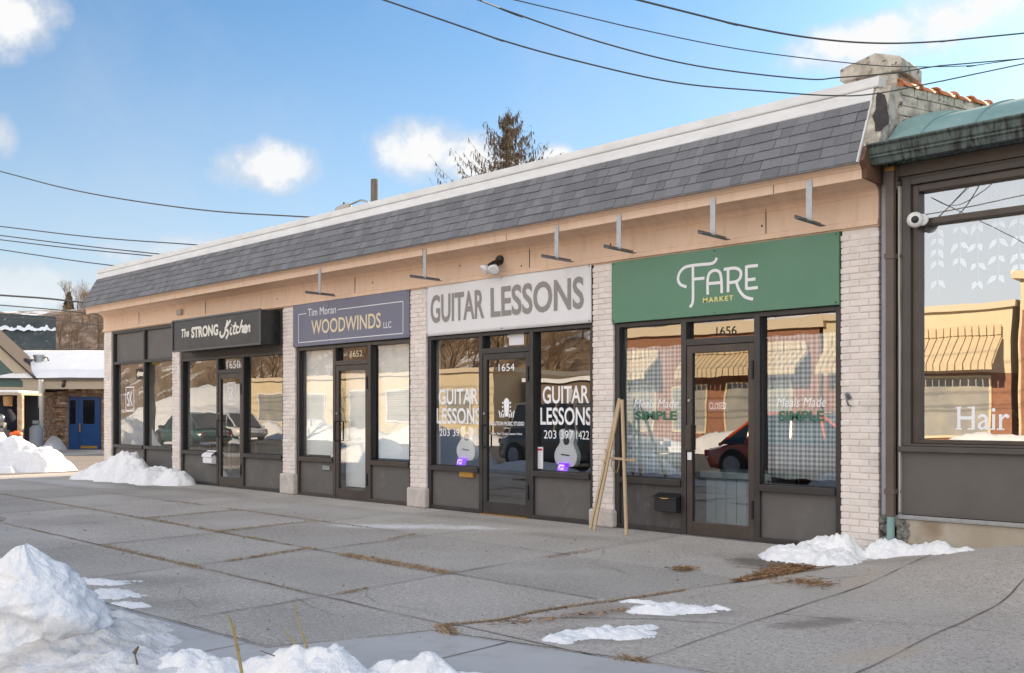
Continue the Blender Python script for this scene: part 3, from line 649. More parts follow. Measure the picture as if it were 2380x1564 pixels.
for k in range(7):
    s=.05+k*.27; r0=.075 if k%2==0 else .068
    vs=[]; 
    for e,ss,rr in((0,s,r0),(1,s+.28,r0*.92)):
        for i in range(9):
            w=math.pi*i/8; q=pw(ss,-.06+math.cos(w)*rr*1.3,4.603+math.sin(w)*rr); vs.append(q)
    mb.add(vs,[(i,i+1,10+i,9+i) for i in range(8)]+[tuple(range(8,-1,-1)),tuple(range(9,18))])
    mb.tube([pw(s,-.06+math.cos(math.pi*i/8)*.1,4.603+math.sin(math.pi*i/8)*.085) for i in range(9)],.012,6)
mb.build('coping_tiles',TERRA,pwall,smooth=True)
# ================================================================== SIGNS
def screws(x0,x1,z0,z1,y,parent):
    q=MB()
    for x in (x0+.03,(x0+x1)/2,x1-.03):
        for z in (z0+.025,z1-.025): q.lathe((x,y,z),[(.0005,-.004),(.008,-.003),(.009,0)],8,'y')
    q.build('screw',DARK,parent)
def flat_sign(x0,x1,z0,z1,face,label,edge=METAL):
    t=thing('shop_sign',((x0+x1)/2,0,z0),label,'shop sign')
    q=MB(); q.box(x0,x1,-.022,.032,z0,z1); q.build('board',face,t,bevel=.003); screws(x0,x1,z0,z1,-.022,t)
    return t
# green market sign
t=flat_sign(-1.475,1.42,2.505,3.245,GREEN,'wide green sign board over the rightmost shop, lettered in white strokes')
SC=3.1286; Zf=lambda p:[zc(a,b,2000,700,SC,-.025) for a,b in p]
mb=MB(); y=-.0245; w=.034
for pts,smth in [([(470,228),(452,264),(415,284),(330,292),(230,303),(165,322),(120,372),(107,432),(130,480),(186,502)],1),
    ([(246,303),(247,450),(247,600),(240,660),(217,692)],1),([(250,430),(355,420)],0),
    ([(385,575),(385,440),(402,375),(445,348),(492,360),(512,420),(517,560)],1),([(388,472),(513,461)],0),
    ([(537,338),(640,326),(690,350),(696,400),(662,448),(580,464)],1),([(577,345),(577,552)],0),([(655,455),(680,530),(735,595),(812,618)],1),
    ([(749,302),(749,528)],0),([(752,312),(858,301)],0),([(752,438),(835,428)],0),([(752,520),(858,508)],0)]:
    stroke(mb,Zf(pts),w,y,bool(smth)); y-=.0003
mb.build('lettering',LETTERW,t)
a=Zf([(340,655)])[0]; b=Zf([(625,632)])[0]
mb=MB(); text(mb,'MARKET',a[0],b[0],a[1]+.002,a[1]+.058,-.0245,bold=.02,spacing=1.25); mb.build('lettering',LETTERY,t)
# white banner
t=thing('shop_banner',(-3.35,0,2.53),'white vinyl banner with large grey GUITAR LESSONS lettering','banner')
bany=lambda x,z:-.012-.005*fbm(x*1.5,z*2,4)-.010*math.exp(-((x+3.35)**2*4+(z-3.2)**2*12))
mb=MB(); nx,nz2=52,14
for j in range(nz2+1):
    for i in range(nx+1):
        x=-4.92+3.12*i/nx; z=2.535+.735*j/nz2; mb.v.append((x,bany(x,z),z))
for j in range(nz2):
    for i in range(nx): k=j*(nx+1)+i; mb.f.append((k,k+1,k+nx+2,k+nx+1)); mb.m.append(0)
vinyl=mb.build('vinyl_sheet',BANNER,t,smooth=True); sd=vinyl.modifiers.new('thickness','SOLIDIFY'); sd.thickness=.004; sd.offset=-1
mb=MB(); text(mb,'GUITAR',-4.82,-3.70,2.72,3.13,-.034,bold=.022); text(mb,'LESSONS',-3.57,-1.92,2.72,3.13,-.034,bold=.022); mb.v=[(x,bany(x,z)-.0055,z) for x,y,z in mb.v]
mb.build('lettering',LETTERG,t); screws(-4.92,-1.80,2.535,3.27,-.02,t)
# slate blue sign in two panels
t=thing('shop_sign',(-6.84,0,2.54),'slate blue sign in two panels with thin white border and cream WOODWINDS lettering','shop sign')
xs_=zc(390,300,800,800,2.058)[0]
for a,b in((-8.39,xs_-.004),(xs_+.004,-5.30)):
    q=MB(); q.box(a,b,-.022,.032,2.545,3.265); q.build('board',SLATE,t,bevel=.003)
screws(-8.39,-5.30,2.545,3.265,-.022,t)
Zw=lambda a,b:zc(a,b,800,800,2.058,-.022)
mb=MB(); y=-.0238
pl=Zw(197,300)[0]; pr=Zw(842,300)[0]; zt_=(Zw(197,293)[1]+Zw(842,216)[1])/2; zb_=(Zw(197,468)[1]+Zw(842,412)[1])/2
for seg in ([(Zw(245,1)[0],zt_),(pl,zt_),(pl,zb_),(pr,zb_),(pr,zt_),(Zw(440,1)[0],zt_)],):
    for p0,p1 in zip(seg,seg[1:]):
        hx,hz=(0,.006) if abs(p0[1]-p1[1])<1e-6 else (.006,0); xa,xb=min(p0[0],p1[0])-hx,max(p0[0],p1[0])+hx; za,zb=min(p0[1],p1[1])-hz,max(p0[1],p1[1])+hz
        if hx: za+=.0065; zb-=.0065
        mb.add([(xa,y,za),(xb,y,za),(xb,y,zb),(xa,y,zb)],[(0,1,2,3)])
text(mb,'Tim Moran',Zw(255,1)[0],Zw(428,1)[0],zt_-.055,zt_+.075,y); text(mb,'LLC',Zw(722,1)[0],Zw(770,1)[0],Zw(745,378)[1],Zw(745,340)[1],y)
mb.build('lettering',LETTERW,t)
mb=MB(); text(mb,'WOODWINDS',Zw(276,1)[0],Zw(705,1)[0],Zw(295,417)[1],Zw(295,330)[1],y,bold=.012); mb.build('lettering',LETTERC,t)
# box sign of the kitchen
t=thing('box_sign',(-10.5,0,2.6),'black projecting box sign with cream script, over the shop nearest the corner','box sign')
q=MB(); q.box(-12.10,-8.90,-.34,.045,2.615,3.215); q.build('cabinet',SIGNBLK,t,bevel=.004)
q=MB(); e=.035
q.box(-12.12,-8.88,-.362,-.341,2.60,2.60+e); q.box(-12.12,-8.88,-.362,-.341,3.23-e,3.23); q.box(-12.12,-12.12+e,-.362,-.341,2.60+e,3.23-e); q.box(-8.88-e,-8.88,-.362,-.341,2.60+e,3.23-e)
q.build('rim',mat('sign_rim',(.12,.12,.125),.4,metal=.5),t,bevel=.003)
Zk=lambda p:[zc(a,b,200,900,2.607,-.344) for a,b in p]
mb=MB(); y=-.3445
a=Zk([(975,300)])[0]; b=Zk([(1185,280)])[0]; zb_=(a[1]+Zk([(1180,275)])[0][1])/2; zt_=(Zk([(978,210)])[0][1]+Zk([(1180,188)])[0][1])/2
text(mb,'STRONG',a[0],b[0],zb_,zt_,y,bold=.045)
a=Zk([(897,295)])[0]; b=Zk([(958,285)])[0]; text(mb,'The',a[0],b[0],a[1],Zk([(900,228)])[0][1],y,bold=.03,shear=.2)
for pts in ([(1203,245),(1200,270),(1212,288),(1232,270),(1246,215),(1258,158)],[(1282,158),(1262,190),(1240,225),(1258,238),(1262,265),(1246,303)],
    [(1288,212),(1279,250),(1284,268),(1296,258)],[(1293,192),(1291,199)],[(1322,172),(1306,240),(1310,262),(1322,256)],[(1300,207),(1332,200)],
    [(1348,214),(1336,210),(1327,232),(1331,255),(1347,252)],[(1375,155),(1362,200),(1352,255)],[(1358,222),(1374,203),(1381,212),(1374,245),(1385,250)],
    [(1392,228),(1409,216),(1405,203),(1393,208),(1388,235),(1397,250),(1412,242)],[(1418,205),(1410,248)],[(1415,222),(1428,199),(1434,210),(1428,240),(1438,238)]):
    stroke(mb,Zk(pts),.052 if len(pts)>5 else .042,y,len(pts)>2); y-=.0003
mb.build('lettering',mat('ivory_lettering',(.74,.71,.64),.5),t)

# ---------------------------------------------------------------- awning brackets under the cornice
def bracket():
    o=thing('awning_bracket',(0,0,0),'','bracket','old awning brackets hanging from the cornice',local=True)
    q=MB(); q.box(-.032,.032,-.411,-.403,-.02,.385); q.box(-.032,-.024,-.403,-.38,-.02,.385); q.build('hanger',METAL,o)
    q=MB(); q.box(-.03,.03,-.66,-.10,-.028,-.021); q.box(-.03,-.022,-.66,-.10,-.021,.012); q.build('crossbar',STEEL,o)
    return o
bl=['grey T shaped bracket above the right half of the green sign','grey T shaped bracket above the middle of the green sign','grey T shaped bracket above the left end of the green sign',
    'grey T shaped bracket above the right end of the white banner','grey T shaped bracket above the left end of the white banner','grey T shaped bracket above the slate blue sign']
b0=bracket()
for i,(x,l) in enumerate(zip((1.29,.19,-1.07,-2.03,-4.50,-7.05),bl)):
    o=b0 if i==0 else copy_tree(b0); o.location=(x,0,3.33); o['label']=l
# twin floodlight over the banner
t=thing('floodlight',(-3.45,0,3.42),'twin floodlight with two black and white heads above the white banner','floodlight')
X0,Z0=at(1158,604,-.05)[0],at(1158,604,-.05)[2]
q=MB(); q.lathe((X0,0,Z0),[(.06,-.045),(.065,-.02),(.065,.0)],16,'y'); q.build('base',BLACK,t,smooth=False)
for dx,dz in((-.11,-.14),(.06,-.15)):
    q=MB(); d=Vector((dx,-.16,dz)).normalized(); p0=Vector((X0+dx*.2,-.05,Z0-.01)); 
    q.tube([p0,p0+d*.05,p0+d*.12,p0+d*.15],[.022,.034,.038,.034],12); h=q.build('lamp_head',BLACK,t,smooth=True)
    q=MB(); q.tube([p0+d*.15,p0+d*.19,p0+d*.235,p0+d*.237],[.04,.06,.082,.05],14); q.build('shade',LETTERW,h,smooth=True)
t=thing('wall_light',(-12.75,0,3.42),'small beige box light on the frieze near the corner','wall light')
px=at(415,725,-.06); q=MB(); q.box(px[0]-.09,px[0]+.09,-.07,-.005,px[2]-.055,px[2]+.055); q.build('housing',mat('beige_plastic',(.45,.37,.29),.5),t,bevel=.012)
q=MB(); q.box(px[0]-.07,px[0]-.01,-.078,-.0705,px[2]-.04,px[2]+.04); q.build('lens',METAL,t,bevel=.003)

# ---------------------------------------------------------------- mail boxes, hook, easel
t=thing('mailbox',(-11.3,.07,.45),'white mailbox on the grey panel left of the door numbered 1650','mailbox')
q=MB(); q.prism_x([(.074,.42),(-.05,.44),(-.05,.60),(.074,.68)][::-1],-11.47,-11.13); q.build('box',LETTERW,t,bevel=.008)
q=MB(); q.prism_x([(.074,.685),(-.06,.605),(-.066,.56),(-.06,.555),(-.052,.605),(.074,.675)][::-1],-11.485,-11.115); q.build('lid',LETTERW,t,bevel=.003)
t=thing('mailbox',(-.62,.07,.3),'black mailbox with small brass pull on the scuffed panel beside the market door','mailbox')
q=MB(); q.prism_x([(.074,.24),(-.055,.26),(-.055,.42),(.074,.43)][::-1],-.82,-.52); q.build('box',BLACK,t,bevel=.006)
q=MB(); q.prism_x([(.074,.47),(-.05,.432),(-.075,.425),(-.075,.415),(-.05,.422),(.074,.44)][::-1],-.84,-.50); q.build('lid',BLACK,t,bevel=.003)
q=MB(); q.tube([(-.72,-.076,.42),(-.69,-.085,.413),(-.64,-.085,.413),(-.61,-.076,.42)],.006,8); q.build('pull',BRASS,t)
p=at(1972,925); t=thing('wall_hook',(p[0],0,p[2]),'small bent metal hook screwed to the right hand brick pillar','hook')
q=MB(); q.obox((p[0],-.008,p[2]+.02),(.022,0,-.03),(.0,.006,0),(.018,0,.012)); q.build('plate',STEEL,t,bevel=.003)
q=MB(); q.tube([(p[0]-.005,-.012,p[2]+.03),(p[0]+.0,-.05,p[2]),(p[0]+.015,-.06,p[2]-.04),(p[0]+.025,-.05,p[2]-.075),(p[0]+.028,-.012,p[2]-.08)],.010,8); q.build('hook',STEEL,t,smooth=True)
# folding wooden easel leaning on the pillar
WOOD=mat('pale_pine',(.55,.42,.27),.7,(.45,.33,.20),10,.1,40,stretch=(6,6,.6))
t=thing('wooden_easel',(-1.3,-.3,0),'folded pale wooden easel leaning against the brick pillar beside the green sign window','easel')
def lathe_leg(p0,p1,w):
    d=(Vector(p1)-Vector(p0)); c=(Vector(p0)+Vector(p1))/2; a=d.normalized(); s=a.cross(Vector((0,1,0))).normalized()*w; f=a.cross(s).normalized()*w*.8
    q=MB(); q.obox(c,s,f,d/2); return q
top=Vector((-1.335,-.035,1.585))
g0=Vector((*gnd(1372,1230),.0)); g1=Vector((*gnd(1381,1233),.0)); g2=Vector((*gnd(1456,1244),.0))
lathe_leg(g0,top+Vector((-.012,0,.0)),.014).build('leg',WOOD,t); lathe_leg(g1,top+Vector((.02,-.025,-.03)),.014).build('leg',WOOD,t); lathe_leg(g2,top+Vector((.045,-.02,-.02)),.016).build('leg',WOOD,t)
ca=Vector(at(1408,1063,-.12)); cb=Vector(at(1478,1070,-.16)); lathe_leg(ca,cb,.014).build('crossbar',WOOD,t)
q=MB(); q.tube([at(1424,1066,-.12),at(1420,1080,-.13),at(1426,1096,-.14),at(1434,1098,-.14),at(1438,1085,-.13),at(1440,1068,-.12)],.006,6); q.build('cord',mat('jute_cord',(.35,.25,.13),.9),t,smooth=True)
q=MB()
for s in (.52,.6): c=g0+(top-g0)*s; q.box(c.x-.03,c.x+.03,c.y-.03,c.y+.02,c.z-.012,c.z+.012)
q.build('tie',WOOD,t)

# ---------------------------------------------------------------- things behind the glass
def gingham():
    m=bpy.data.materials.new('gingham_cloth'); m.use_nodes=True; nt=m.node_tree; N=nt.nodes.new; L=nt.links.new; p=nt.nodes['Principled BSDF']; p.inputs['Roughness'].default_value=.9
    tc=N('ShaderNodeTexCoord'); sp=N('ShaderNodeSeparateXYZ'); L(tc.outputs['Object'],sp.inputs[0]); s=[]
    for ax,per in(('X',.050),('Z',.052)):
        a=N('ShaderNodeMath'); a.operation='MULTIPLY'; L(sp.outputs[ax],a.inputs[0]); a.inputs[1].default_value=1/per
        f=N('ShaderNodeMath'); f.operation='FRACT'; L(a.outputs[0],f.inputs[0]); g=N('ShaderNodeMath'); g.operation='GREATER_THAN'; L(f.outputs[0],g.inputs[0]); g.inputs[1].default_value=.5; s.append(g.outputs[0])
    ad=N('ShaderNodeMath'); ad.operation='ADD'; L(s[0],ad.inputs[0]); L(s[1],ad.inputs[1]); h=N('ShaderNodeMath'); h.operation='MULTIPLY'; L(ad.outputs[0],h.inputs[0]); h.inputs[1].default_value=.5
    r=N('ShaderNodeValToRGB'); r.color_ramp.interpolation='CONSTANT'; e=r.color_ramp.elements; e[0].position=0; e[0].color=(.95,.95,.95,1); e[1].position=.25; e[1].color=(.60,.68,.71,1); q=e.new(.75); q.color=(.27,.36,.39,1)
    L(h.outputs[0],r.inputs[0]); L(r.outputs[0],p.inputs['Base Color']); p.inputs['Emission Strength'].default_value=0
    tr=N('ShaderNodeBsdfTranslucent'); L(r.outputs[0],tr.inputs[0]); mx=N('ShaderNodeMixShader'); mx.inputs[0].default_value=.25; L(p.outputs[0],mx.inputs[1]); L(tr.outputs[0],mx.inputs[2]); L(mx.outputs[0],nt.nodes['Material Output'].inputs[0])
    return m
GING=gingham()
def curtain(x0,x1,z0,z1,label):
    mb=MB(); n=70; m=8
    for j in range(m+1):
        for i in range(n+1):
            x=x0+(x1-x0)*i/n; z=z0+(z1-z0)*j/m+.008*math.sin(i*.23); mb.v.append((x,.160+.012*math.sin(i*.55+.3*math.sin(j))+.006*fbm(x*6,z*1.2,1),z))
    for j in range(m):
        for i in range(n): k=j*(n+1)+i; mb.f.append((k,k+1,k+n+2,k+n+1)); mb.m.append(0)
    t=thing('curtain',(x0,.185,z0),label,'curtain','gingham curtains')
    c=mb.build('cloth',GING,t,smooth=True); s=c.modifiers.new('thickness','SOLIDIFY'); s.thickness=.003
    q=MB(); q.tube([(x0-.03,.188,z1-.01),(x1+.03,.188,z1-.01)],.008,8); q.build('rod',LETTERW,t)
curtain(-1.39,-.52,.68,2.20,'gingham curtain in the market window left of the door, behind the easel')
curtain(.53,1.35,.70,2.24,'gingham curtain in the market window right of the door')
BL=mat('white_blind',(.93,.93,.92),.6)
def blind(x0,x1,z0,z1,label):
    t=thing('window_blind',(x0,.2,z0),label,'blind','white slatted blinds'); mb=MB(); n=int((z1-z0)/.028)
    for i in range(n): z=z0+i*.028; mb.add([(x0,.175,z-.004),(x1,.175,z-.004),(x1,.186,z+.0255),(x0,.186,z+.0255),(x0,.177,z-.005),(x1,.177,z-.005),(x1,.188,z+.0245),(x0,.188,z+.0245)],[(0,1,2,3),(7,6,5,4),(0,4,5,1),(2,6,7,3)])
    mb.build('slats',BL,t); q=MB(); q.box(x0,x1,.165,.20,z1-.01,z1+.03); q.build('head_rail',BL,t)
    q=MB(); q.tube([(x0+.2,.184,z0),(x0+.2,.184,z1)],.002,5); q.tube([(x1-.2,.184,z0),(x1-.2,.184,z1)],.002,5); q.build('cord',BL,t)
blind(-8.28,-7.33,.70,2.44,'white slatted blind in the window left of the door numbered 1652')
blind(-6.28,-5.39,.70,2.44,'white slatted blind in the window right of the door numbered 1652')
SHEER=mat('pale_sheer',(.80,.80,.79),.9)
t=thing('door_blind',(-6.8,.2,.2),'pale pull down blind behind the glass door numbered 1652','blind'); q=MB(); q.box(-7.17,-6.45,.20,.206,.2,2.1); q.build('cloth',SHEER,t); q=MB(); q.tube([(-7.19,.203,2.12),(-6.43,.203,2.12)],.02,10); q.build('roller',BL,t)
def guitar(x,z,y,m,tilt,label):
    t=thing('guitar',(x,y,z),label,'guitar',rotz=0.0,local=True); t.rotation_euler=(0,R(tilt),0)
    pr=[(.0,.0),(.14,.02),(.19,.10),(.185,.19),(.125,.29),(.115,.33),(.14,.42),(.12,.48),(.03,.50)]
    pr=catmull(pr,4); poly=[(-a,b) for a,b in pr[::-1]][:-1]+pr
    q=MB(); q.prism_y(poly,-.045,.045); b=q.build('body',m,t,bevel=.008)
    q=MB(); q.lathe((0,-.047,.34),[(.0005,-.001),(.052,-.001),(.052,.001)],20,'y'); q.box(-.07,.07,-.054,-.0465,.15,.165); q.build('sound_hole',DARK,b)
    q=MB(); q.box(-.026,.026,-.06,-.03,.42,.86); n=q.build('neck',mat('rosewood',(.06,.035,.022),.5),t); q=MB(); q.add([(-.03,-.055,.861),(.03,-.055,.861),(.042,-.04,1.02),(-.042,-.04,1.02),(-.03,-.04,.861),(.03,-.04,.861),(.042,-.025,1.02),(-.042,-.025,1.02)],[(0,1,2,3),(7,6,5,4),(0,4,5,1),(1,5,6,2),(2,6,7,3),(3,7,4,0)]); q.build('headstock',m,t)
guitar(-4.34,.72,.27,mat('pale_guitar',(.93,.88,.80),.25,coat=.5),6,'pale acoustic guitar in the window beside the brass mail slot')
guitar(-2.44,.70,.27,mat('white_guitar',(.95,.95,.95),.2,coat=.5),5,'white guitar in the window right of the door numbered 1654')
PURP=mat('purple_lamp_face',(.25,.05,.6),.4,emit=(.30,.05,1.0,.30)); PURPW=mat('lamp_core',(.8,.7,1),.4,emit=(.6,.4,1.0,.32))
def uplight(px,py,label):
    p=at(px,py,.17); t=thing('purple_lamp',(p[0],.2,p[2]),label,'lamp','purple lamps in the guitar windows'); x,z=p[0],p[2]; w=.085
    q=MB(); q.add([(x-w,.16,z-.05),(x+w*.6,.16,z-.05),(x+w,.16,z+.055),(x-w*.55,.16,z+.055),(x-w,.23,z-.05),(x+w*.6,.23,z-.05),(x+w,.23,z+.055),(x-w*.55,.23,z+.055)],[(0,1,2,3),(7,6,5,4),(0,4,5,1),(1,5,6,2),(2,6,7,3),(3,7,4,0)]); q.build('housing',PURP,t,bevel=.006)
    q=MB(); stroke(q,[(x-.045,z-.025),(x-.03,z+.02),(x+.02,z+.025),(x+.05,z+.022)],.022,.157); q.add([(x-.02,.1565,z-.035),(x+.035,.1565,z-.035),(x+.04,.1565,z-.005),(x-.01,.1565,z-.005)],[(0,1,2,3)]); q.build('glow_panel',PURPW,t)
uplight(1070,1073,'small purple glowing lamp on the sill below the pale guitar'); uplight(1306,1086,'small purple glowing lamp on the sill left of the white guitar')
a=at(1237,1090,.112); b=at(1262,1039,.112); t=thing('paper_notice',(a[0],.11,a[2]),'red and white paper notice taped low in the guitar shop window','notice')
q=MB(); q.box(a[0],b[0],.112,.1135,a[2]+.01,b[2]); q.build('sheet',LETTERW,t)
q=MB(); RED=mat('red_print',(.55,.03,.06),.6); hh=b[2]-a[2]; ww=b[0]-a[0]
q.add([(a[0]+.01,.1112,b[2]-.16*hh),(b[0]-.01,.1112,b[2]-.16*hh),(b[0]-.01,.1112,b[2]-.02),(a[0]+.01,.1112,b[2]-.02)],[(0,1,2,3)])
for k in range(6):
    z=a[2]+.06*hh+k*.125*hh; q.add([(a[0]+.015,.1112,z),(a[0]+ww*.42,.1112,z),(a[0]+ww*.42,.1112,z+.085*hh),(a[0]+.015,.1112,z+.085*hh)],[(0,1,2,3)])
    for u in (.5,.62,.74): q.add([(a[0]+ww*u,.1112,z+.02),(a[0]+ww*(u+.09),.1112,z+.02),(a[0]+ww*(u+.09),.1112,z+.06*hh),(a[0]+ww*u,.1112,z+.06*hh)],[(0,1,2,3)])
q.build('print',RED,t)
a=at(1198,790,.112); t=thing('paper_notice',(a[0],.11,a[2]),'blank pale paper taped above the door numbered 1654','notice'); q=MB(); q.box(a[0]-.12,a[0]+.16,.112,.1135,a[2]-.07,a[2]+.09); q.build('sheet',LETTERW,t)
# market interior seen through the door
CTR=mat('pale_blue_boards',(.42,.50,.53),.6,(.38,.46,.49),3)
t=thing('counter',(-.1,.9,0),'pale blue boarded counter behind the market door','counter')
q=MB()
for k in range(6): q.box(-.62+k*.14,-.49+k*.14,.75,.79,.031,.62)
q.build('boards',CTR,t,bevel=.004); q=MB(); q.box(-.68,.28,.70,1.4,.621,.70); q.build('top',CTR,t,bevel=.006); q=MB(); q.box(-.63,.23,.792,1.38,.031,.62); q.build('carcass',CTR,t)
a=at(1668,943,.14); t=thing('closed_sign',(a[0],.13,a[2]),'small hanging CLOSED sign behind the market door glass','sign')
q=MB(); q.box(a[0]-.13,a[0]+.13,.14,.146,a[2]-.065,a[2]+.065); q.build('plate',mat('sign_blue',(.05,.06,.09),.4),t); q=MB(); text(q,'CLOSED',a[0]-.11,a[0]+.11,a[2]-.04,a[2]+.04,.1385,bold=.02); q.build('lettering',LETTERW,t)
q=MB(); q.tube([(a[0]-.1,.143,a[2]+.065),(a[0],.143,a[2]+.2),(a[0]+.1,.143,a[2]+.065)],.002,5); q.build('cord',STEEL,t)
for x,z,l in ((-14.9,.9,'dim dining table with stools far inside the corner shop'),(-9.4,.8,'dim dining table inside the shop, right of the door numbered 1650')):
    t=thing('dining_table',(x,2.6,0),l,'table'); q=MB(); q.box(x-.5,x+.5,2.2,3.0,.72,.76); q.build('table_top',WOOD,t)
    for sx in(-.45,.45):
        for sy in(2.25,2.95): q=MB(); q.box(x+sx-.03,x+sx+.03,sy-.03,sy+.03,.031,.719); q.build('leg',WOOD,t)

# ================================================================== SALON NEXT DOOR
sal=thing('salon_building',(4,0,0),'dark brown shop front with verdigris copper roof and large window lettered Hair','building')
UMB=mat('umber_paint',(.085,.074,.066),.55,(.072,.062,.055),3,.05,30)
UMBP=mat('umber_panel',(.125,.113,.103),.65,(.105,.094,.085),2,.1,60)
STONEF=mat('stained_concrete_base',(.44,.39,.32),.9,(.36,.31,.24),2.2,.5,40,c3=(.22,.15,.09),s3=1.6,thr3=(.6,.75))
VERD=mat('verdigris_copper',(.26,.40,.37),.65,(.20,.325,.305),3,.12,20,c3=(.36,.42,.38),s3=6,thr3=(.58,.7))
GUT=mat('weathered_copper_gutter',(.055,.070,.068),.5,(.12,.165,.155),7,.2,30,metal=.2,c3=(.03,.028,.028),s3=5,thr3=(.5,.65),stretch=(5,1,1))
SX0,SX1=2.03,12.0
mb=MB(); mb.box(SX0,SX1,-.035,.30,-.05,.385); mb.build('foundation',STONEF,sal,bevel=.01)
mb=MB(); mb.box(SX0,SX1,-.06,.05,.387,.395); mb.box(SX0,SX1,-.055,-.045,.396,.425); mb.build('sill_flashing',METAL,sal)
mb=MB(); mb.box(SX0,SX1,.0,.20,.427,1.03); mb.build('base_panel',UMBP,sal)
mb=MB(); mb.box(SX0-.01,SX1,-.05,.2,1.032,1.085); mb.build('window_sill',UMB,sal,bevel=.006)
mb=MB()
for a,b in((2.055,2.135),(6.2,6.3),(8.8,8.9)): mb.box(a,b,-.02,.16,1.087,3.66)
for a,b in((2.135,6.2),(6.3,8.8),(8.9,12)): mb.box(a,b,-.02,.16,3.60,3.66); mb.box(a,b,-.02,.16,1.087,1.11)
fo=mb.build('window_frame',UMB,sal,bevel=.005)
mb=MB()
for a,b in((2.137,6.198),(6.302,8.798),(8.902,12)):
    mb.box(a,a+.06,.02,.15,1.112,3.598)
    mb.box(a+.06,b,.02,.15,3.205,3.265); mb.box(a+.06,b,.02,.15,3.53,3.598); mb.box(a+.06,b,.02,.15,1.112,1.15)
mb.build('inner_frame',FRAMEB,fo,bevel=.005)
for a,b in((2.198,6.198),(6.362,8.798),(8.962,12)):
    for z0,z1 in((1.151,3.204),(3.266,3.529)):
        q=MB(); q.box(a,b,.10,.108,z0,z1); q.build('pane',GLASS2,fo)
q=MB(); a=at(2225,1000,.098); b=at(2347,1000,.098); text(q,'Hair',a[0],b[0],1.25,1.465,.0975,bold=.006)
hw=b[0]-a[0]
for u0,u1,z in((-.03,.09,1.25),(.2,.34,1.25),(-.03,.09,1.45),(.2,.34,1.45),(.625,.73,1.25),(.76,.90,1.25)): q.add([(a[0]+u0*hw,.0972,z),(a[0]+u1*hw,.0972,z),(a[0]+u1*hw,.0972,z+.013),(a[0]+u0*hw,.0972,z+.013)],[(0,1,2,3)])
q.build('lettering',DECAL,fo)
mb=MB(); mb.box(SX0,SX1,.01,.25,3.665,3.692); mb.box(SX0,SX1,-.02,.25,3.694,3.81); mb.build('fascia_board',mat('brown_fascia',(.105,.085,.072),.6,(.085,.068,.058),3),sal,bevel=.004)
GX0=1.86
mb=MB(); mb.prism_x([(.25,3.812),(-.05,3.812),(-.06,3.835),(-.12,3.85),(-.13,3.87),(-.20,3.885),(.25,3.89)][::-1],SX0-.1,SX1); mb.build('bed_moulding',GUT,sal)
mb=MB(); mb.prism_x([(.1,3.892),(-.24,3.80),(-.27,3.777),(-.30,3.785),(-.315,3.83),(-.335,3.845),(-.335,3.86),(-.355,3.875),(-.37,3.93),(-.40,3.95),(-.40,3.965),(-.36,3.97),(.1,3.975)][::-1],GX0,SX1); mb.build('gutter',GUT,sal)
# curved standing seam copper roof
mb=MB(); prof=[(-.33,3.965),(-.2,4.06),(0,4.175),(.15,4.245),(.3,4.302),(.45,4.35),(.6,4.39),(1.0,4.45),(1.6,4.50),(4,4.6)]
xs_=[1.99+.02*k for k in range(1)]
def rx(y): return 2.02+max(0,y)*math.tan(R(18))*1.0
vs=[];n=len(prof)
for k,f in enumerate((0,.01,.05,.2,.5,1)):
    for y,z in prof: x0=rx(y); vs.append((x0+(SX1-x0)*f,y,z+(.05*(1-f*100) if f<.01 else 0)*(1 if y>-.2 else 0)))
mb.add(vs,[(k*n+i,(k+1)*n+i,(k+1)*n+i+1,k*n+i+1) for k in range(5) for i in range(n-1)])
cr=mb.build('copper_roof',VERD,sal,smooth=True)
mb=MB(); x=2.33
while x<SX1:
    pts=[(x+max(0,y)*.10,y,z) for y,z in prof if x>rx(y)-.01]
    mb.tube([(a,b,c+.006) for a,b,c in pts],.013,6); x+=.47
mb.build('standing_seam',VERD,cr)
mb=MB(); mb.box(SX0+.3,SX1,.25,8,.0,.05); mb.box(SX0+.3,SX1,5,5.1,.051,4.1); mb.box(1.835,SX0+.29,.31,9,-.05,4.25); mb.build('interior_walls',ROOMM,sal)  # side wall by the gap is widened, unseen, to block sun leaking through
mb=MB(); mb.box(SX0+.3,SX1,.26,8,4.11,4.15); mb.build('ceiling',MATS['interior_ceiling'],sal)
# gap filler strips, downspout and conduit between the shops
mb=MB(); mb.box(1.835,1.90,.03,.10,.40,3.86); mb.build('filler_strip',mat('pale_grey_strip',(.42,.43,.46),.6,(.36,.37,.40),4),sal)
mb=MB(); mb.box(2.015,2.05,-.02,.0,.42,3.60); mb.build('side_strip',mat('weathered_strip',(.30,.30,.30),.7,(.15,.14,.13),5,stretch=(1,1,.5)),sal)
DSP=mat('brown_downspout',(.125,.092,.078),.5,(.10,.074,.062),4)
mb=MB(); mb.box(1.925,2.005,-.10,-.03,.40,3.80); ds=mb.build('downspout',DSP,sal,bevel=.008)
mb=MB()
for z in(.62,2.9): mb.box(1.917,2.013,-.108,-.02,z,z+.05); mb.box(2.013,2.05,-.035,-.022,z+.01,z+.04)
mb.build('strap',DSP,ds); mb=MB(); mb.box(1.922,2.008,-.103,-.027,3.75,3.79); mb.build('collar',BRASS,ds)
mb=MB(); mb.tube([(1.965,-.068,.40),(1.965,-.07,.2),(1.96,-.075,.05)],[.036,.038,.045],10); mb.box(1.99,2.0,-.075,-.06,.36,.47); mb.build('lower_pipe',VERD,ds)
MOSS=mat('mossy_rubble',(.10,.10,.085),.95,(.24,.235,.21),30,1.0,60)
mb=MB()
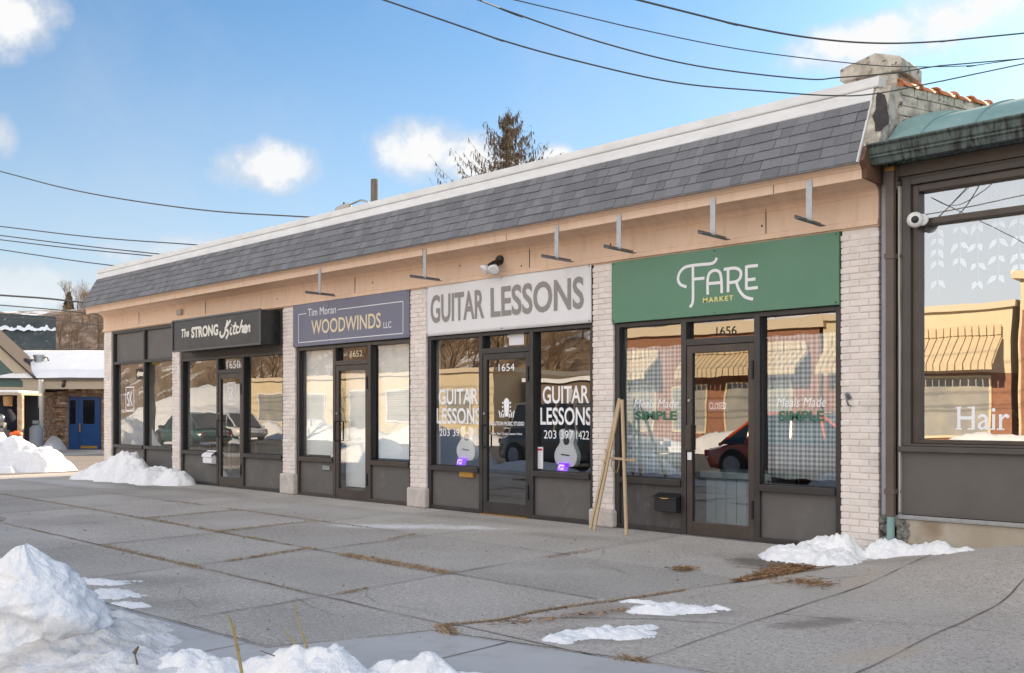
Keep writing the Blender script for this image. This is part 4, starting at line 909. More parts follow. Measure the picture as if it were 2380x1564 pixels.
for i in range(70):
    x=1.84+rnd(0,.36); z=rnd(0,.38); 
    if x>2.03+.12*(1-z): continue
    r=rnd(.02,.045); mb.lathe((x,.0 if x<2.0 else -.036,z),[(r*.5,-r*.55),(r*.95,-r*.2),(r,.02)],7,'y')
mb.build('rubble_footing',MOSS,sal)
# conduit
mb=MB(); mb.tube([(2.036,-.03,.45),(2.036,-.03,2.2),(2.03,-.03,2.6),(2.03,-.03,3.6)],.009,8); mb.build('conduit',mat('ivory_pipe',(.5,.47,.38),.6),sal)
# paper leaf garlands inside the salon window
GAR=mat('white_paper_leaf',(.7,.72,.75),.8)
def garland(x,z0,z1,label):
    t=thing('leaf_garland',(x,.2,z1),label,'garland','white paper leaf garlands in the salon window'); q=MB(); z=z1
    while z>z0:
        for s in(-1,1):
            l=rnd(.08,.12); w=.026; cx=x+s*.012; a=R(rnd(20,50)); dx,dz=s*math.sin(a),-math.cos(a); px_,pz=-dz,dx
            q.add([(cx,.17,z),(cx+dx*l*.3+px_*w,.166,z+dz*l*.3+pz*w),(cx+dx*l*.65+px_*w*.7,.166,z+dz*l*.65+pz*w*.7),(cx+dx*l,.17,z+dz*l),(cx+dx*l*.65-px_*w*.7,.174,z+dz*l*.65-pz*w*.7),(cx+dx*l*.3-px_*w,.174,z+dz*l*.3-pz*w)],[(0,1,2,3,4,5)])
        z-=rnd(.09,.2)
    q.build('leaves',GAR,t); q=MB(); q.tube([(x,.2,z0),(x,.2,z1)],.0015,4); q.build('thread',GAR,t)
for x,z,l in((2.32,2.55,'leftmost white paper leaf garland in the salon window'),(2.52,2.75,'second white paper leaf garland from the left in the salon window'),(2.68,2.6,'third white paper leaf garland from the left in the salon window'),(2.86,2.62,'fourth white paper leaf garland from the left in the salon window'),(3.04,2.7,'white paper leaf garland at the right edge of the photograph')):
    garland(x,z,3.18,l)
t=thing('potted_plant',(3.05,.55,1.0),'green leafy plant in a pot low in the salon window at the right edge','plant'); q=MB(); q.lathe((3.08,.55,.86),[(.11,0),(.15,.24),(.16,.25)],16); q.build('pot',mat('clay_pot',(.3,.15,.08),.8),t)
q=MB(); rr=random.Random(4)
for k in range(26):
    a=rr.uniform(0,6.28); l=rr.uniform(.18,.42); w=rr.uniform(.012,.022); up=rr.uniform(.12,.4); c=[(3.08+math.cos(a)*l*u,.55+math.sin(a)*l*u*.6,1.1+up*math.sin(u*2.0)) for u in (0,.33,.66,1)]
    nx_,ny_=-math.sin(a)*w,math.cos(a)*w; ws=[.4,1,.8,.05]
    for i in range(3): q.add([(c[i][0]-nx_*ws[i],c[i][1]-ny_*ws[i],c[i][2]),(c[i][0]+nx_*ws[i],c[i][1]+ny_*ws[i],c[i][2]),(c[i+1][0]+nx_*ws[i+1],c[i+1][1]+ny_*ws[i+1],c[i+1][2]),(c[i+1][0]-nx_*ws[i+1],c[i+1][1]-ny_*ws[i+1],c[i+1][2])],[(0,1,2,3)])
q.build('leaves',mat('plant_leaves',(.05,.12,.03),.5,(.09,.18,.05),6),t)
t=thing('security_camera',(2.17,-.05,3.24),'round white security camera on the salon window frame','camera')
p=at(2127,511,-.08); q=MB(); q.lathe((p[0]+.05,-.02,p[2]),[(.055,-.03),(.058,-.012),(.05,.0)],16,'y'); q.build('mount',LETTERW,t)
fw=Vector((.35,-1,-.12)).normalized(); c=Vector(p)
def orient_ball(mb,c,d,prof,seg=20):
    a=d.orthogonal().normalized(); b=d.cross(a); vs=[]
    for r,h in prof:
        for k in range(seg): w=2*math.pi*k/seg; vs.append(c+d*h+(a*math.cos(w)+b*math.sin(w))*r)
    n=len(prof); mb.add(vs,[(i*seg+k,i*seg+(k+1)%seg,(i+1)*seg+(k+1)%seg,(i+1)*seg+k) for i in range(n-1) for k in range(seg)]+[tuple(range(seg-1,-1,-1)),tuple((n-1)*seg+k for k in range(seg))])
q=MB(); orient_ball(q,c,fw,[(.03,-.07),(.055,-.05),(.072,-.015),(.075,.015),(.068,.04),(.045,.055),(.03,.056)]); hb=q.build('shell',mat('white_plastic',(.75,.74,.72),.35),t,smooth=True)
q=MB(); orient_ball(q,c,fw,[(.001,.05),(.034,.052),(.034,.060),(.02,.066),(.001,.067)]); q.build('lens',BLACK,hb,smooth=True)
# ================================================================== SNOW
def pile(name,lumps,bbox,res,label,m=SNOW,amp=.25,freq=3.0,cut=.012,cat='snow pile',zoff=.0,crisp=0.0,group=None,seed=0):
    """wind-blown or shovelled snow: height is the tallest of several mounds plus noise"""
    x0,x1,y0,y1=bbox; nx=int((x1-x0)/res)+1; ny=int((y1-y0)/res)+1; H={}
    for j in range(ny):
        for i in range(nx):
            x=x0+i*res; y=y0+j*res; h=-.05; best=0
            wx=x+.12*fbm(x*2.3+seed,y*2.3,1); wy=y+.12*fbm(x*2.3,y*2.3+seed,7)
            for (cx,cy,a,b,rot,hh,p) in lumps:
                u=(wx-cx)*math.cos(rot)+(wy-cy)*math.sin(rot); v=-(wx-cx)*math.sin(rot)+(wy-cy)*math.cos(rot)
                r=math.sqrt((u/a)**2+(v/b)**2)
                e=hh*(1-r**p)-.0 if r<1.6 else -1
                h=max(h,e); best=max(best,hh)
            if h>-.2:
                s=min(1,max(0,h)/max(.05,best)+.15)
                h+=amp*best*s*(fbm(x*freq+seed,y*freq,2,5)*.6+.28*fbm(x*freq*3.3,y*freq*3.3+seed,5,5)+ .25*abs(fbm(x*freq*1.7+9,y*freq*1.7,8,3)))-.02*amp
            H[i,j]=h
    mb=MB(); idx={}
    def vid(i,j):
        if (i,j) not in idx:
            x=x0+i*res; y=y0+j*res; idx[i,j]=len(mb.v); mb.v.append((x,y,gz(x,y)+max(H[i,j],-.02)+zoff))
        return idx[i,j]
    for j in range(ny-1):
        for i in range(nx-1):
            if max(H[i,j],H[i+1,j],H[i,j+1],H[i+1,j+1])>cut:
                mb.f.append((vid(i,j),vid(i+1,j),vid(i+1,j+1),vid(i,j+1))); mb.m.append(0)
    cx=(x0+x1)/2; cy=(y0+y1)/2
    o=mb.build(name,m,smooth=True,origin=(cx,cy,0)); return tag(o,label,cat,group)
# near left: the big chunk and the bank it sits on
pile('snow_bank',[(-1.0,-7.0,.9,.62,0,.20,2),(-.2,-6.98,.95,.58,-.08,.15,2),(-1.7,-7.2,.9,.7,0,.4,2),(.55,-7.05,.75,.46,-.1,.11,2),(-.6,-6.6,.7,.3,0.1,.09,2)],(-2.6,1.6,-8.0,-6.1),.02,'broad snow bank along the walk at the lower left corner',m=SNOWD,amp=.45,freq=3.2)
def chunk(label):
    rings=[(0.0,.25,.27,0,0),(.05,.33,.33,0,0),(.1,.37,.37,0,0),(.17,.395,.38,0,0),(.25,.375,.37,0,0),(.317,.345,.34,0,0),(.37,.31,.31,0,0),(.41,.28,.28,0,0),(.44,.25,.25,0,0),(.48,.225,.22,-.01,0),(.52,.185,.18,-.02,0),(.555,.145,.14,-.03,0),(.59,.105,.1,-.035,0),(.615,.075,.07,-.04,0),(.635,.045,.045,-.04,0),(.642,.02,.02,-.04,0)]
    mb=MB(); seg=110; cx0,cy0=gnd(72,1505)
    dense=[]
    for (a,b) in zip(rings,rings[1:]):
        for k in range(5): t=k/5; dense.append(tuple(a[i]+(b[i]-a[i])*t for i in range(5)))
    dense.append(rings[-1])
    for z,a,b,ox,oy in dense:
        for k in range(seg):
            w=2*math.pi*k/seg; ux,uy=math.cos(w),math.sin(w)
            bx,by=a*ux,b*uy; rr=1+.30*fbm(bx*2.2,by*2.2,z*2.6+4)+.13*fbm(bx*6,by*6,z*6+2)+.05*fbm(bx*18,by*18,z*18)
            u,v=a*rr*ux+ox,b*rr*uy+oy
            mb.v.append((cx0+u*RT[0]+v*FW[0],cy0+u*RT[1]+v*FW[1],z-.03+.02*fbm(ux*2,uy*2,z*5)))
    n=len(dense)
    for i in range(n-1):
        for k in range(seg): mb.f.append((i*seg+k,i*seg+(k+1)%seg,(i+1)*seg+(k+1)%seg,(i+1)*seg+k)); mb.m.append(0)
    mb.f.append(tuple((n-1)*seg+k for k in range(seg))); mb.m.append(0)
    return tag(mb.build('snow_chunk',SNOWC,smooth=True,origin=(cx0,cy0,0)),label,'snow chunk')
chunk('tall pointed chunk of packed snow standing on the bank at the left edge')
_g=gnd(245,1385); _h=gnd(215,1352); _k=gnd(290,1405)
pile('snow_patch',[(_g[0],_g[1],.42,.20,.75,.05,2),(_h[0],_h[1],.40,.14,.75,.045,2),(_k[0],_k[1],.22,.10,.6,.04,2)],(-2.9,-.7,-6.6,-5.2),.014,'thin crusted snow patch just right of the tall snow chunk',m=SNOW,amp=.9,freq=6,cut=.004,cat='snow patch',seed=3)
pile('snow_bank',[(1.45,-6.42,.45,.24,.45,.16,2),(1.85,-6.0,.3,.16,.5,.12,2),(2.15,-5.78,.25,.1,.5,.06,2),(1.0,-6.75,.4,.25,.4,.12,2),(2.6,-5.75,.5,.25,.5,.05,2)],(.4,3.2,-7.2,-5.3),.016,'low snow bank at the middle of the bottom edge',amp=.55,freq=5,seed=6)
for args in [([(1.97,-4.55,.42,.17,.9,.055,2),(1.85,-4.82,.2,.15,.6,.04,2),(2.0,-4.25,.2,.09,.9,.03,2)],(1.3,2.6,-5.2,-3.9),'jagged snow patch close to the smooth walk, lowest of the patches',11),
    ([(1.88,-3.68,.33,.16,.75,.06,2),(2.02,-3.40,.17,.09,.8,.035,2)],(1.3,2.5,-4.2,-3.0),'oval snow patch on the right pavement above the lowest patch',13),
    ([(1.46,-3.58,.2,.07,.5,.035,2)],(1.1,1.8,-3.9,-3.2),'small snow patch lying on the expansion joint',17),
    ([(1.36,-3.98,.10,.035,.9,.018,2)],(1.1,1.65,-4.3,-3.7),'tiny sliver of snow left of the small patch on the joint',19)]:
    pile('snow_patch',args[0],args[1],.014,args[2],m=SNOWC,amp=.7,freq=8,cut=.004,cat='snow patch',zoff=.006,seed=args[3])
pile('snow_pile',[(1.55,-.42,.42,.34,.1,.22,2),(1.35,-.75,.38,.28,.2,.13,2),(1.7,-.75,.35,.27,.3,.12,2),(2.0,-.18,.28,.2,0,.18,2),(2.35,-.22,.33,.18,.1,.11,2),(2.62,-.15,.2,.1,0,.05,2),(1.08,-.75,.18,.13,0,.05,2)],(.7,3.0,-1.4,.06),.016,'snow pile against the foot of the right hand brick pillar and downspout',m=SNOWC,amp=.5,freq=5,seed=21)
pile('snow_pile',[(-13.9,-.45,.95,.6,.1,.57,1.6),(-14.8,-.5,.9,.55,0,.34,2),(-12.7,-.42,.75,.45,0,.34,2),(-12.05,-.36,.42,.36,0,.30,2),(-15.6,-.45,.6,.4,0,.12,2)],(-17,-11.3,-1.2,.03),.03,'snow pile against the window front at the far left corner of the shops',m=SNOW,amp=.32,freq=3,seed=25)
pile('snow_bank',[(-19.7,-1.6,1.5,1.2,.5,1.0,1.8),(-21.2,-2.6,1.8,1.2,.3,1.2,1.8),(-19.0,-.9,.9,1.0,.4,.78,1.8),(-18.5,-.45,.65,.75,.4,.58,1.8)],(-24,-17,-4.5,2),.07,'high ploughed snow bank beyond the corner at the left edge',amp=.22,freq=1.6,seed=29)
# dry weed stems standing in the near snow
STEM=mat('dry_weed_stem',(.42,.33,.13),.8,(.32,.24,.10),20); TWIG=mat('brown_twig',(.16,.11,.08),.9)
def Zd(x,y,d): return Vector(dep(x,y,d))
def weed(label,stems,base):
    t=thing('dry_weed',base,label,'weed')
    for pts,d,r,m in stems:
        p=[Zd(x,y,d+.03*i*0) for x,y in pts]; n=len(p); q=MB(); q.tube(catmull([tuple(v) for v in p],4),[r*(1-.65*i/((n-1)*4)) for i in range((n-1)*4+1)],6); q.build('stem',m,t,smooth=True)
    return t
weed('pale yellow weed stalk left of the others at the bottom edge',[([(568,1600),(556,1530),(545,1480),(535,1440),(528,1428)],4.9,.010,STEM),([(556,1512),(548,1485),(545,1440)],4.9,.007,STEM)],(*gnd(568,1600),0))
weed('forked brown weed with thin twigs at the bottom edge',[([(730,1590),(718,1520),(700,1465),(688,1420),(682,1400)],5.0,.007,STEM),([(728,1560),(695,1510),(668,1475),(650,1452)],5.0,.006,STEM),([(735,1565),(690,1540),(640,1525),(605,1512)],5.0,.006,TWIG),([(725,1560),(760,1530),(785,1510)],5.0,.005,STEM)],(*gnd(730,1590),0))
weed('snapped brown twig sticking out of the left snow bank',[([(328,1580),(318,1540),(312,1512)],4.95,.007,TWIG),([(312,1518),(322,1502)],4.95,.012,TWIG)],(*gnd(328,1580),.05))

# ================================================================== POLE, SPRUCE, WIRES
PW_=mat('weathered_pole',(.19,.165,.135),.9,(.13,.11,.09),5,.3,60,stretch=(4,4,.5))
def zd_at(px,py,x,y): return CAMH+(961-py)/FPX*((x-CAMX)*FW[0]+(y-CAMY)*FW[1])
pb=at(870,417,8.0); t=thing('utility_pole',(pb[0],8.0,0),'square topped wooden utility pole with street lamp, rising behind the mansard roof','utility pole')
q=MB(); q.tube([(pb[0],8,0),(pb[0],8,pb[2])],[.15,.105],14); q.build('post',PW_,t)
lh=at(797,483,8.0); q=MB(); q.tube([(pb[0]-.1,8,lh[2]-.35),(pb[0]-.35,8,lh[2]+.02),(pb[0]-.65,8,lh[2]+.10),(lh[0]+.3,8,lh[2]+.03)],.028,8); q.build('lamp_arm',METAL,t,smooth=True)
q=MB(); q.tube([(lh[0]+.36,8,lh[2]+.02),(lh[0]+.2,8,lh[2]),(lh[0],8,lh[2]-.03),(lh[0]-.25,8,lh[2]-.06),(lh[0]-.36,8,lh[2]-.08)],[.06,.11,.13,.12,.05],14); lhd=q.build('lamp_head',mat('lamp_casing',(.42,.40,.36),.5),t,smooth=True)
q=MB(); q.lathe((lh[0]+.05,8,lh[2]+.09),[(.035,0),(.035,.05),(.02,.07)],10); q.build('photocell',BLACK,lhd)

def spruce():
    x0,z1=at(1176,262,12)[0],at(1176,262,12)[2]
    t=thing('spruce_tree',(x0,12,0),'sparse brown drooping spruce rising behind the roof','tree')
    q=MB(); q.tube([(x0+.25,12,0),(x0+.22,12,3),(x0+.12,12,6),(x0+.1,12,z1-2),(x0,12,z1-.6),(x0-.02,12,z1)],[.24,.2,.13,.085,.045,.012],10); tr=q.build('trunk',TWIG,t,smooth=True)
    br=MB(); lf=MB(); rr=random.Random(5)
    def frond(p,l):
        for _ in range(2):
            a=rr.uniform(0,6.28); w=rr.uniform(.008,.018); dx,dy=math.cos(a)*w,math.sin(a)*w; sx=rr.uniform(-.04,.04); sy=rr.uniform(-.04,.04)
            lf.add([(p[0]-dx,p[1]-dy,p[2]),(p[0]+dx,p[1]+dy,p[2]),(p[0]+dx*.9+sx,p[1]+dy*.9+sy,p[2]-l*.6),(p[0]+sx*1.3,p[1]+sy*1.3,p[2]-l),(p[0]-dx*.9+sx,p[1]-dy*.9+sy,p[2]-l*.6)],[(0,1,2,3,4)])
    z=4.2
    while z<z1-.08:
        fr=(z1-z)/z1; L=min(.22+fr*9.0,2.3); n=9 if z<z1-1 else 6
        for k in range(n):
            a=rr.uniform(0,6.28); l=L*rr.uniform(.6,1.12); pts=[]
            up=rr.uniform(.1,.4)
            for s in range(8):
                u=s/7; pts.append((x0+.1+math.cos(a)*l*u,12+math.sin(a)*l*u,z+rr.uniform(-.02,.02)-l*.20*math.sin(u*2.2)+l*up*u*u*1.9))
            br.tube(pts,[.020*(1-.8*s/7)*(.5+fr) for s in range(8)],5)
            for s in range(2,8):
                tw=pts[s]; sd=rr.choice((-1,1))*rr.uniform(.12,.32)*(.4+fr*2); br.tube([tw,(tw[0]-math.sin(a)*sd*.6,tw[1]+math.cos(a)*sd*.6,tw[2]+.02),(tw[0]-math.sin(a)*sd,tw[1]+math.cos(a)*sd,tw[2]-.06)],[.006,.005,.003],4)
            for s in range(1,8):
                p=pts[s]
                for _ in range(5):
                    pr=pts[s-1]; u=rr.random(); c=[p[i]+(pr[i]-p[i])*u for i in range(3)]
                    if rr.random()<.7: 
                        side=rr.uniform(-.16,.16)*(.4+fr*2); c[0]+=-math.sin(a)*side; c[1]+=math.cos(a)*side
                        frond(c,rr.uniform(.08,.26))
        z+=rr.uniform(.22,.34)
    br.build('branches',TWIG,t); lf.build('foliage',mat('brown_spruce_needles',(.10,.075,.045),.9,(.16,.12,.075),6,island=.4),t)
spruce()
CABLE=mat('cable_sheath',(.085,.083,.083),.6)
def wire(pts,z0,z1,rad,label,ext=8,behind=False):
    n=len(pts); P3=[]
    for i,(x,y) in enumerate(pts): P3.append(Vector(dep(x,y,z0+(z1-z0)*i/(n-1))))
    a=P3[0]-(P3[1]-P3[0]).normalized()*ext; b=P3[-1]+(P3[-1]-P3[-2]).normalized()*ext
    p=catmull([tuple(v) for v in [a]+P3+[b]],8); q=MB(); q.tube(p,rad,6)
    tag(q.build('overhead_cable',CABLE,smooth=True),label,'cable','overhead cables')
wire([(893,0),(1162,92),(1367,148),(1571,192),(1766,211),(1930,222),(2032,218),(2185,189),(2380,148)],6.6,8.6,.0062,'overhead cable passing just below the chimney cap, lowest of the four at upper right')
wire([(1113,0),(1162,19),(1393,97),(1620,153),(1867,183),(1950,180),(2083,169),(2185,153),(2380,136)],6.6,8.5,.0056,'overhead cable crossing the chimney face, second lowest at upper right')
wire([(1198,0),(1469,64),(1724,115),(1980,147),(2108,155),(2262,152),(2380,136)],6.8,8.7,.0044,'thin overhead cable grazing the top of the chimney cap')
wire([(1484,0),(1700,54),(1878,87),(2032,100),(2185,96),(2380,77)],7,8.4,.0078,'thick topmost overhead cable at upper right')
wire([(0,398),(150,437),(300,465),(500,491),(745,506)],36,30,.022,'topmost overhead cable at the left, ending behind the street lamp')
wire([(0,526),(225,552),(485,571)],36,32,.02,'second overhead cable from the top at the left')
wire([(0,547),(200,572),(395,593)],36,33,.02,'third overhead cable from the top at the left')
wire([(0,557),(150,575),(375,597)],37,33,.02,'fourth overhead cable from the top at the left')
wire([(0,580),(175,606),(277,619)],37,34,.02,'fifth overhead cable from the top at the left, meeting the roof corner')
wire([(0,686),(100,693),(205,704)],34,34,.032,'thick black overhead cable low at the left')
wire([(0,709),(120,719),(240,732)],34,34,.02,'thin overhead cable just below the thick black one at the left')
wire([(0,736),(120,744),(240,757)],34,34,.02,'overhead cable crossing the dark roof at the left')

# ================================================================== STONE RESTAURANT BEYOND THE CORNER
DZ=37.0; u_=DZ/FPX
def lx(px,y=0.0): return (px-1190)*(DZ+y)/FPX
def lz(py,y=0.0): return CAMH+(961-py)*(DZ+y)/FPX
RO=Vector((CAMX+FW[0]*DZ,CAMY+FW[1]*DZ,0))     # frame facing the photographer's street corner
YW=R(43.695)
def lthing(name,label,cat,group=None):
    o=thing(name,(RO.x,RO.y,0),label,cat,group,rotz=YW); return o
FIELD=mat('fieldstone_wall',(.14,.075,.045),.9,(.30,.22,.16),4,1.0,12,c3=(.42,.37,.32),s3=7,thr3=(.58,.68),stretch=(1.6,1.6,7),thr=(.4,.6))
CREAM=mat('cream_trim',(.50,.42,.32),.6,(.46,.38,.29),3)
CLAP=mat('green_clapboard',(.09,.145,.135),.7,(.08,.13,.12),3)
BLUE=mat('blue_door_paint',(.008,.065,.22),.4,(.007,.055,.19),4)
st=lthing('stone_building','fieldstone restaurant with snowy roof, cream eaves and blue double door','building')
q=MB(); q.box(lx(40),6.0,0,.35,-.6,lz(893)); 
# individual rough stones standing proud of the wall
rr=random.Random(3); z=-.5
while z<lz(897):
    h=rr.uniform(.05,.12); x=lx(60)
    while x<lx(244):
        w=rr.uniform(.12,.42)
        if not (x+w>lx(156) and x<lx(240) and z<lz(915)):
            dpt=rr.uniform(.01,.06); q.box(x,x+w-.015,-dpt,.001,z,z+h-.012)
        x+=w
    z+=h
wl=q.build('wall',mat('fieldstone',(.34,.19,.11),.9,(.46,.33,.23),3.5,.8,14,c3=(.62,.55,.48),s3=4,thr3=(.56,.64),island=.65,stretch=(1,1,2.6),thr=(.44,.56)),st,bevel=.012)
E_=-1.0
q=MB(); q.box(lx(90,E_),6.0,-1.0,-.95,lz(904,E_),lz(884,E_)); q.box(lx(90,E_),6.0,-.949,-.001,lz(893),lz(891)); q.build('eave_board',CREAM,st)
q=MB(); q.box(lx(100,E_),6.0,-1.13,-1.001,lz(884,E_),lz(877,E_)); gt=q.build('gutter',mat('dark_gutter',(.10,.085,.08),.5),st,bevel=.015)
q=MB(); q.tube([(lx(150,E_),-1.05,lz(884,E_)),(lx(149,E_),-1.05,lz(896,E_)),(lx(136,-.5),-.5,lz(907)),(lx(128),-.10,lz(909)),(lx(112),-.10,lz(920)),(lx(111),-.10,lz(1025))],.06,8); q.build('downspout',mat('brown_pipe',(.06,.045,.04),.5),st,smooth=True)
ez=lz(877,E_); ry=1.25; rz_=lz(812,ry); sl_=(rz_-ez)/(ry+1.1)
q=MB(); q.prism_x([(-1.1,ez),(ry,rz_),(ry+3.5,ez+.3),(ry+3.4,ez+.2),(ry,rz_-.12),(-1.1,ez-.05)],lx(-30,ry),6.0); rf=q.build('roof',mat('brown_roof_edge',(.10,.075,.06),.9),st)
q=MB(); nx,ny=50,16; vs=[]
for j in range(ny+1):
    for i in range(nx+1):
        t_=j/ny; y=-1.16+(ry+.95)*t_; x=lx(0,y)+(6.2-lx(0,y))*i/nx; z=ez+sl_*(y+1.1)+.15*math.sqrt(max(0,min(1,t_*9)))*(1 if t_<.92 else (1-t_)*12.5)*min(1,i*.7)+.02*fbm(x*.6,y*.6,3)*min(1,i*.5); vs.append((x,y,z+.005))
q.add(vs,[(j*(nx+1)+i,j*(nx+1)+i+1,(j+1)*(nx+1)+i+1,(j+1)*(nx+1)+i) for j in range(ny) for i in range(nx)]); q.build('roof_snow',SNOWC,rf,smooth=True)
# green gable wing
gy=-.95; gx=lambda px:lx(px,gy); gzz=lambda py:lz(py,gy)
q=MB(); q.prism_y([(gx(-130),gzz(899)),(gx(57),gzz(899)),(gx(57),gzz(886)),(gx(-130),gzz(709))],gy,gy+.08)
g=q.build('gable',CLAP,st)
q=MB()
for k in range(26):
    z=gzz(899)+.10*k; xr=gx(57)-max(0,(z-gzz(886))/(gzz(709)-gzz(886)))*(gx(57)-gx(-130))
    if xr>gx(-126): q.box(gx(-130),xr,gy-.012,gy-.001,z+.008,z+.098)
q.build('clapboards',CLAP,g)
q=MB(); q.prism_y([(gx(-130),gzz(711)),(gx(55),gzz(887)),(gx(55),gzz(911)),(gx(105),gzz(911)),(gx(105),gzz(881)),(gx(84),gzz(880)),(gx(-130),gzz(684))][::-1],gy-.06,gy-.014)
q.box(gx(-130),gx(54.8),gy-.06,gy-.014,gzz(911),gzz(899.5))
q.build('rake_trim',CREAM,g)
def band(p0,p1,w,y0,y1):
    d=Vector((p1[0]-p0[0],p1[1]-p0[1])); n=Vector((-d.y,d.x)).normalized()*w
    q.prism_y([(p0[0],p0[1]),(p1[0],p1[1]),(p1[0]+n.x,p1[1]+n.y),(p0[0]+n.x,p0[1]+n.y)],y0,y1)
q=MB(); band((gx(88),gzz(882)),(gx(-130),gzz(682)),-.07,gy-.25,gy+1.2); q.build('gable_roof',mat('dark_shingle_edge',(.07,.055,.05),.9),st)
q=MB(); q.box(gx(-130),gx(102),gy+.02,-.002,-.6,gzz(911)); 
z=-.5
while z<gzz(912):
    h=rr.uniform(.05,.12); x=gx(40)
    while x<gx(100):
        w=min(rr.uniform(.12,.4),gx(101)-x); q.box(x,x+w-.015,gy+.02-rr.uniform(.01,.05),gy+.021,z,z+h-.012); x+=w
    z+=h
q.build('wing_wall',mat('fieldstone',(.2,.1,.05)),st)
q=MB(); q.tube([(lx(95,-1.6),-1.6,-.55),(lx(95,-1.6),-1.6,lz(882,-1.6))],.085,12); q.build('post',mat('white_post',(.68,.64,.57),.6),st)
# blue door
q=MB(); dx0,dx1=lx(161),lx(235); q.box(dx0,dx1,-.05,.0,lz(1046)-.02,lz(922)); dr=q.build('door',BLUE,st)
q=MB()
for a,b,z0,z1 in((161,185,922,1046),(187,235,922,1046)):
    q.box(lx(a)+.03,lx(b)-.03,-.075,-.051,lz(z1),lz(z0)-.04)
q.build('door_leaf',BLUE,dr,bevel=.01)
q=MB(); q.box(lx(165),lx(178),-.082,-.076,lz(985),lz(930)); q.box(lx(195),lx(222),-.082,-.076,lz(985),lz(930)); q.build('door_glass',CARGLASS,dr)
q=MB(); 
for a,b in((163,181),(193,228)):
    for z0,z1 in((1012,996),(1034,1016)): q.box(lx(a),lx(b),-.084,-.076,lz(z0),lz(z1))
q.build('door_panel',BLUE,dr,bevel=.008)
q=MB(); q.box(lx(190),lx(228),-.09,-.085,lz(1042),lz(1036)); q.box(lx(187),lx(190),-.12,-.076,lz(1003),lz(984)); q.build('handle',BRASS,dr)
q=MB(); q.box(lx(60),6,-1.5,.0,-.5,lz(1047)); q.build('step',WALK,st)
# roof vent
t=lthing('roof_vent','galvanised exhaust vent standing on the snowy restaurant roof','vent')
vy=-.3; vx=lambda px:lx(px,vy); vz=lambda py:lz(py,vy)
q=MB(); q.box(vx(71),vx(101),vy,vy+.6,vz(872),vz(845)); q.build('curb',METAL,t,bevel=.01)
q=MB(); q.tube([(vx(85),vy+.3,vz(846)),(vx(85),vy+.3,vz(828))],.23,18); q.tube([(vx(85),vy+.3,vz(829)),(vx(85),vy+.3,vz(824))],.26,18); q.build('fan_hood',METAL,t)
q=MB(); q.tube([(vx(96),vy+.2,vz(832)),(vx(103),vy+.2,vz(829)),(vx(107),vy+.2,vz(837)),(vx(100),vy+.2,vz(845))],.022,6); q.build('pipe',BLACK,t,smooth=True)
q=MB(); q.box(vx(40),vx(69),vy+.1,vy+.6,vz(874),vz(834)); q.build('duct_box',mat('brown_duct',(.14,.12,.10),.7),t,bevel=.01)
# lean-to shelter with gas bottles and cooler
SY=-4.4; sx=lambda px:lx(px,SY); sz=lambda py:lz(py,SY)
t=lthing('shelter','small open shelter with snow on its flat top at the left edge','shelter')
q=MB(); q.box(sx(-90),sx(50),SY-.02,SY+1.4,sz(918),sz(913)); q.build('roof',CREAM,t)
q=MB(); q.box(sx(-90),sx(44),SY-.02,SY+1.4,sz(913)+.001,sz(907)); q.build('roof_snow',SNOWC,t,bevel=.05)
for a in(40,-88): q=MB(); q.box(sx(a),sx(a+11),SY+.0,SY+.14,-.6,sz(918)-.001); q.build('post',mat('peeling_post',(.55,.45,.33),.8,(.35,.22,.13),8),t)
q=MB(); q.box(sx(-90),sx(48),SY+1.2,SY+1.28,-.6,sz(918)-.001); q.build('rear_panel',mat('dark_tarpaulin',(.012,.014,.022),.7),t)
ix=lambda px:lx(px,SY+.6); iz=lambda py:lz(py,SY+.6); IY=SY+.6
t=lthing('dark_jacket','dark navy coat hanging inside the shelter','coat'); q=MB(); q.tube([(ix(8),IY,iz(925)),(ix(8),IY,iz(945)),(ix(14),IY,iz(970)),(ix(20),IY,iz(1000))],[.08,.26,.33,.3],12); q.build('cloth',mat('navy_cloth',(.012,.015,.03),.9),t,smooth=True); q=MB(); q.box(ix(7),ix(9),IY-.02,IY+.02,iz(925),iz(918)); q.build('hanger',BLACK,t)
t=lthing('serving_cart','grey serving cart with a metal urn inside the shelter','cart'); q=MB(); q.box(ix(-20),ix(26),IY-.5,IY-.05,iz(1018),iz(982)); q.build('cabinet',mat('cart_grey',(.30,.28,.25),.6),t,bevel=.02); q=MB(); q.lathe((ix(12),IY-.3,iz(982)),[(.16,0.001),(.16,.2),(.1,.28),(.05,.3)],16); q.build('urn',METAL,t,smooth=True); q=MB(); q.box(ix(-20),ix(26),IY-.53,IY-.501,iz(993),iz(989)); q.build('rail',BLACK,t)
t=lthing('hanging_bucket','tan bucket hanging under the shelter roof','bucket'); q=MB(); q.lathe((ix(29),IY-.3,iz(944)),[(.12,0),(.14,.05),(.16,.34)],16); q.build('pail',mat('tan_bucket',(.42,.24,.11),.7),t); q=MB(); q.tube([(ix(24),IY-.3,iz(923)),(ix(29),IY-.3,iz(917)),(ix(34),IY-.3,iz(923))],.012,6); q.build('handle',BLACK,t)
CY=-5.0
t=lthing('drink_cooler','round cooler with bright orange lid below the shelter post','cooler'); q=MB(); q.lathe((lx(38,CY),CY,-.3),[(.15,0),(.17,.1),(.185,lz(1012,CY)+.29)],18); q.build('body',LETTERW,t); q=MB(); q.lathe((lx(38,CY),CY,lz(1012,CY)),[(.2,0),(.21,.04),(.19,.10),(.08,.14),(.05,.16)],18); q.build('lid',mat('orange_plastic',(.80,.14,.015),.4),t,bevel=.01)
GAS=mat('gas_bottle_grey',(.26,.29,.32),.45)
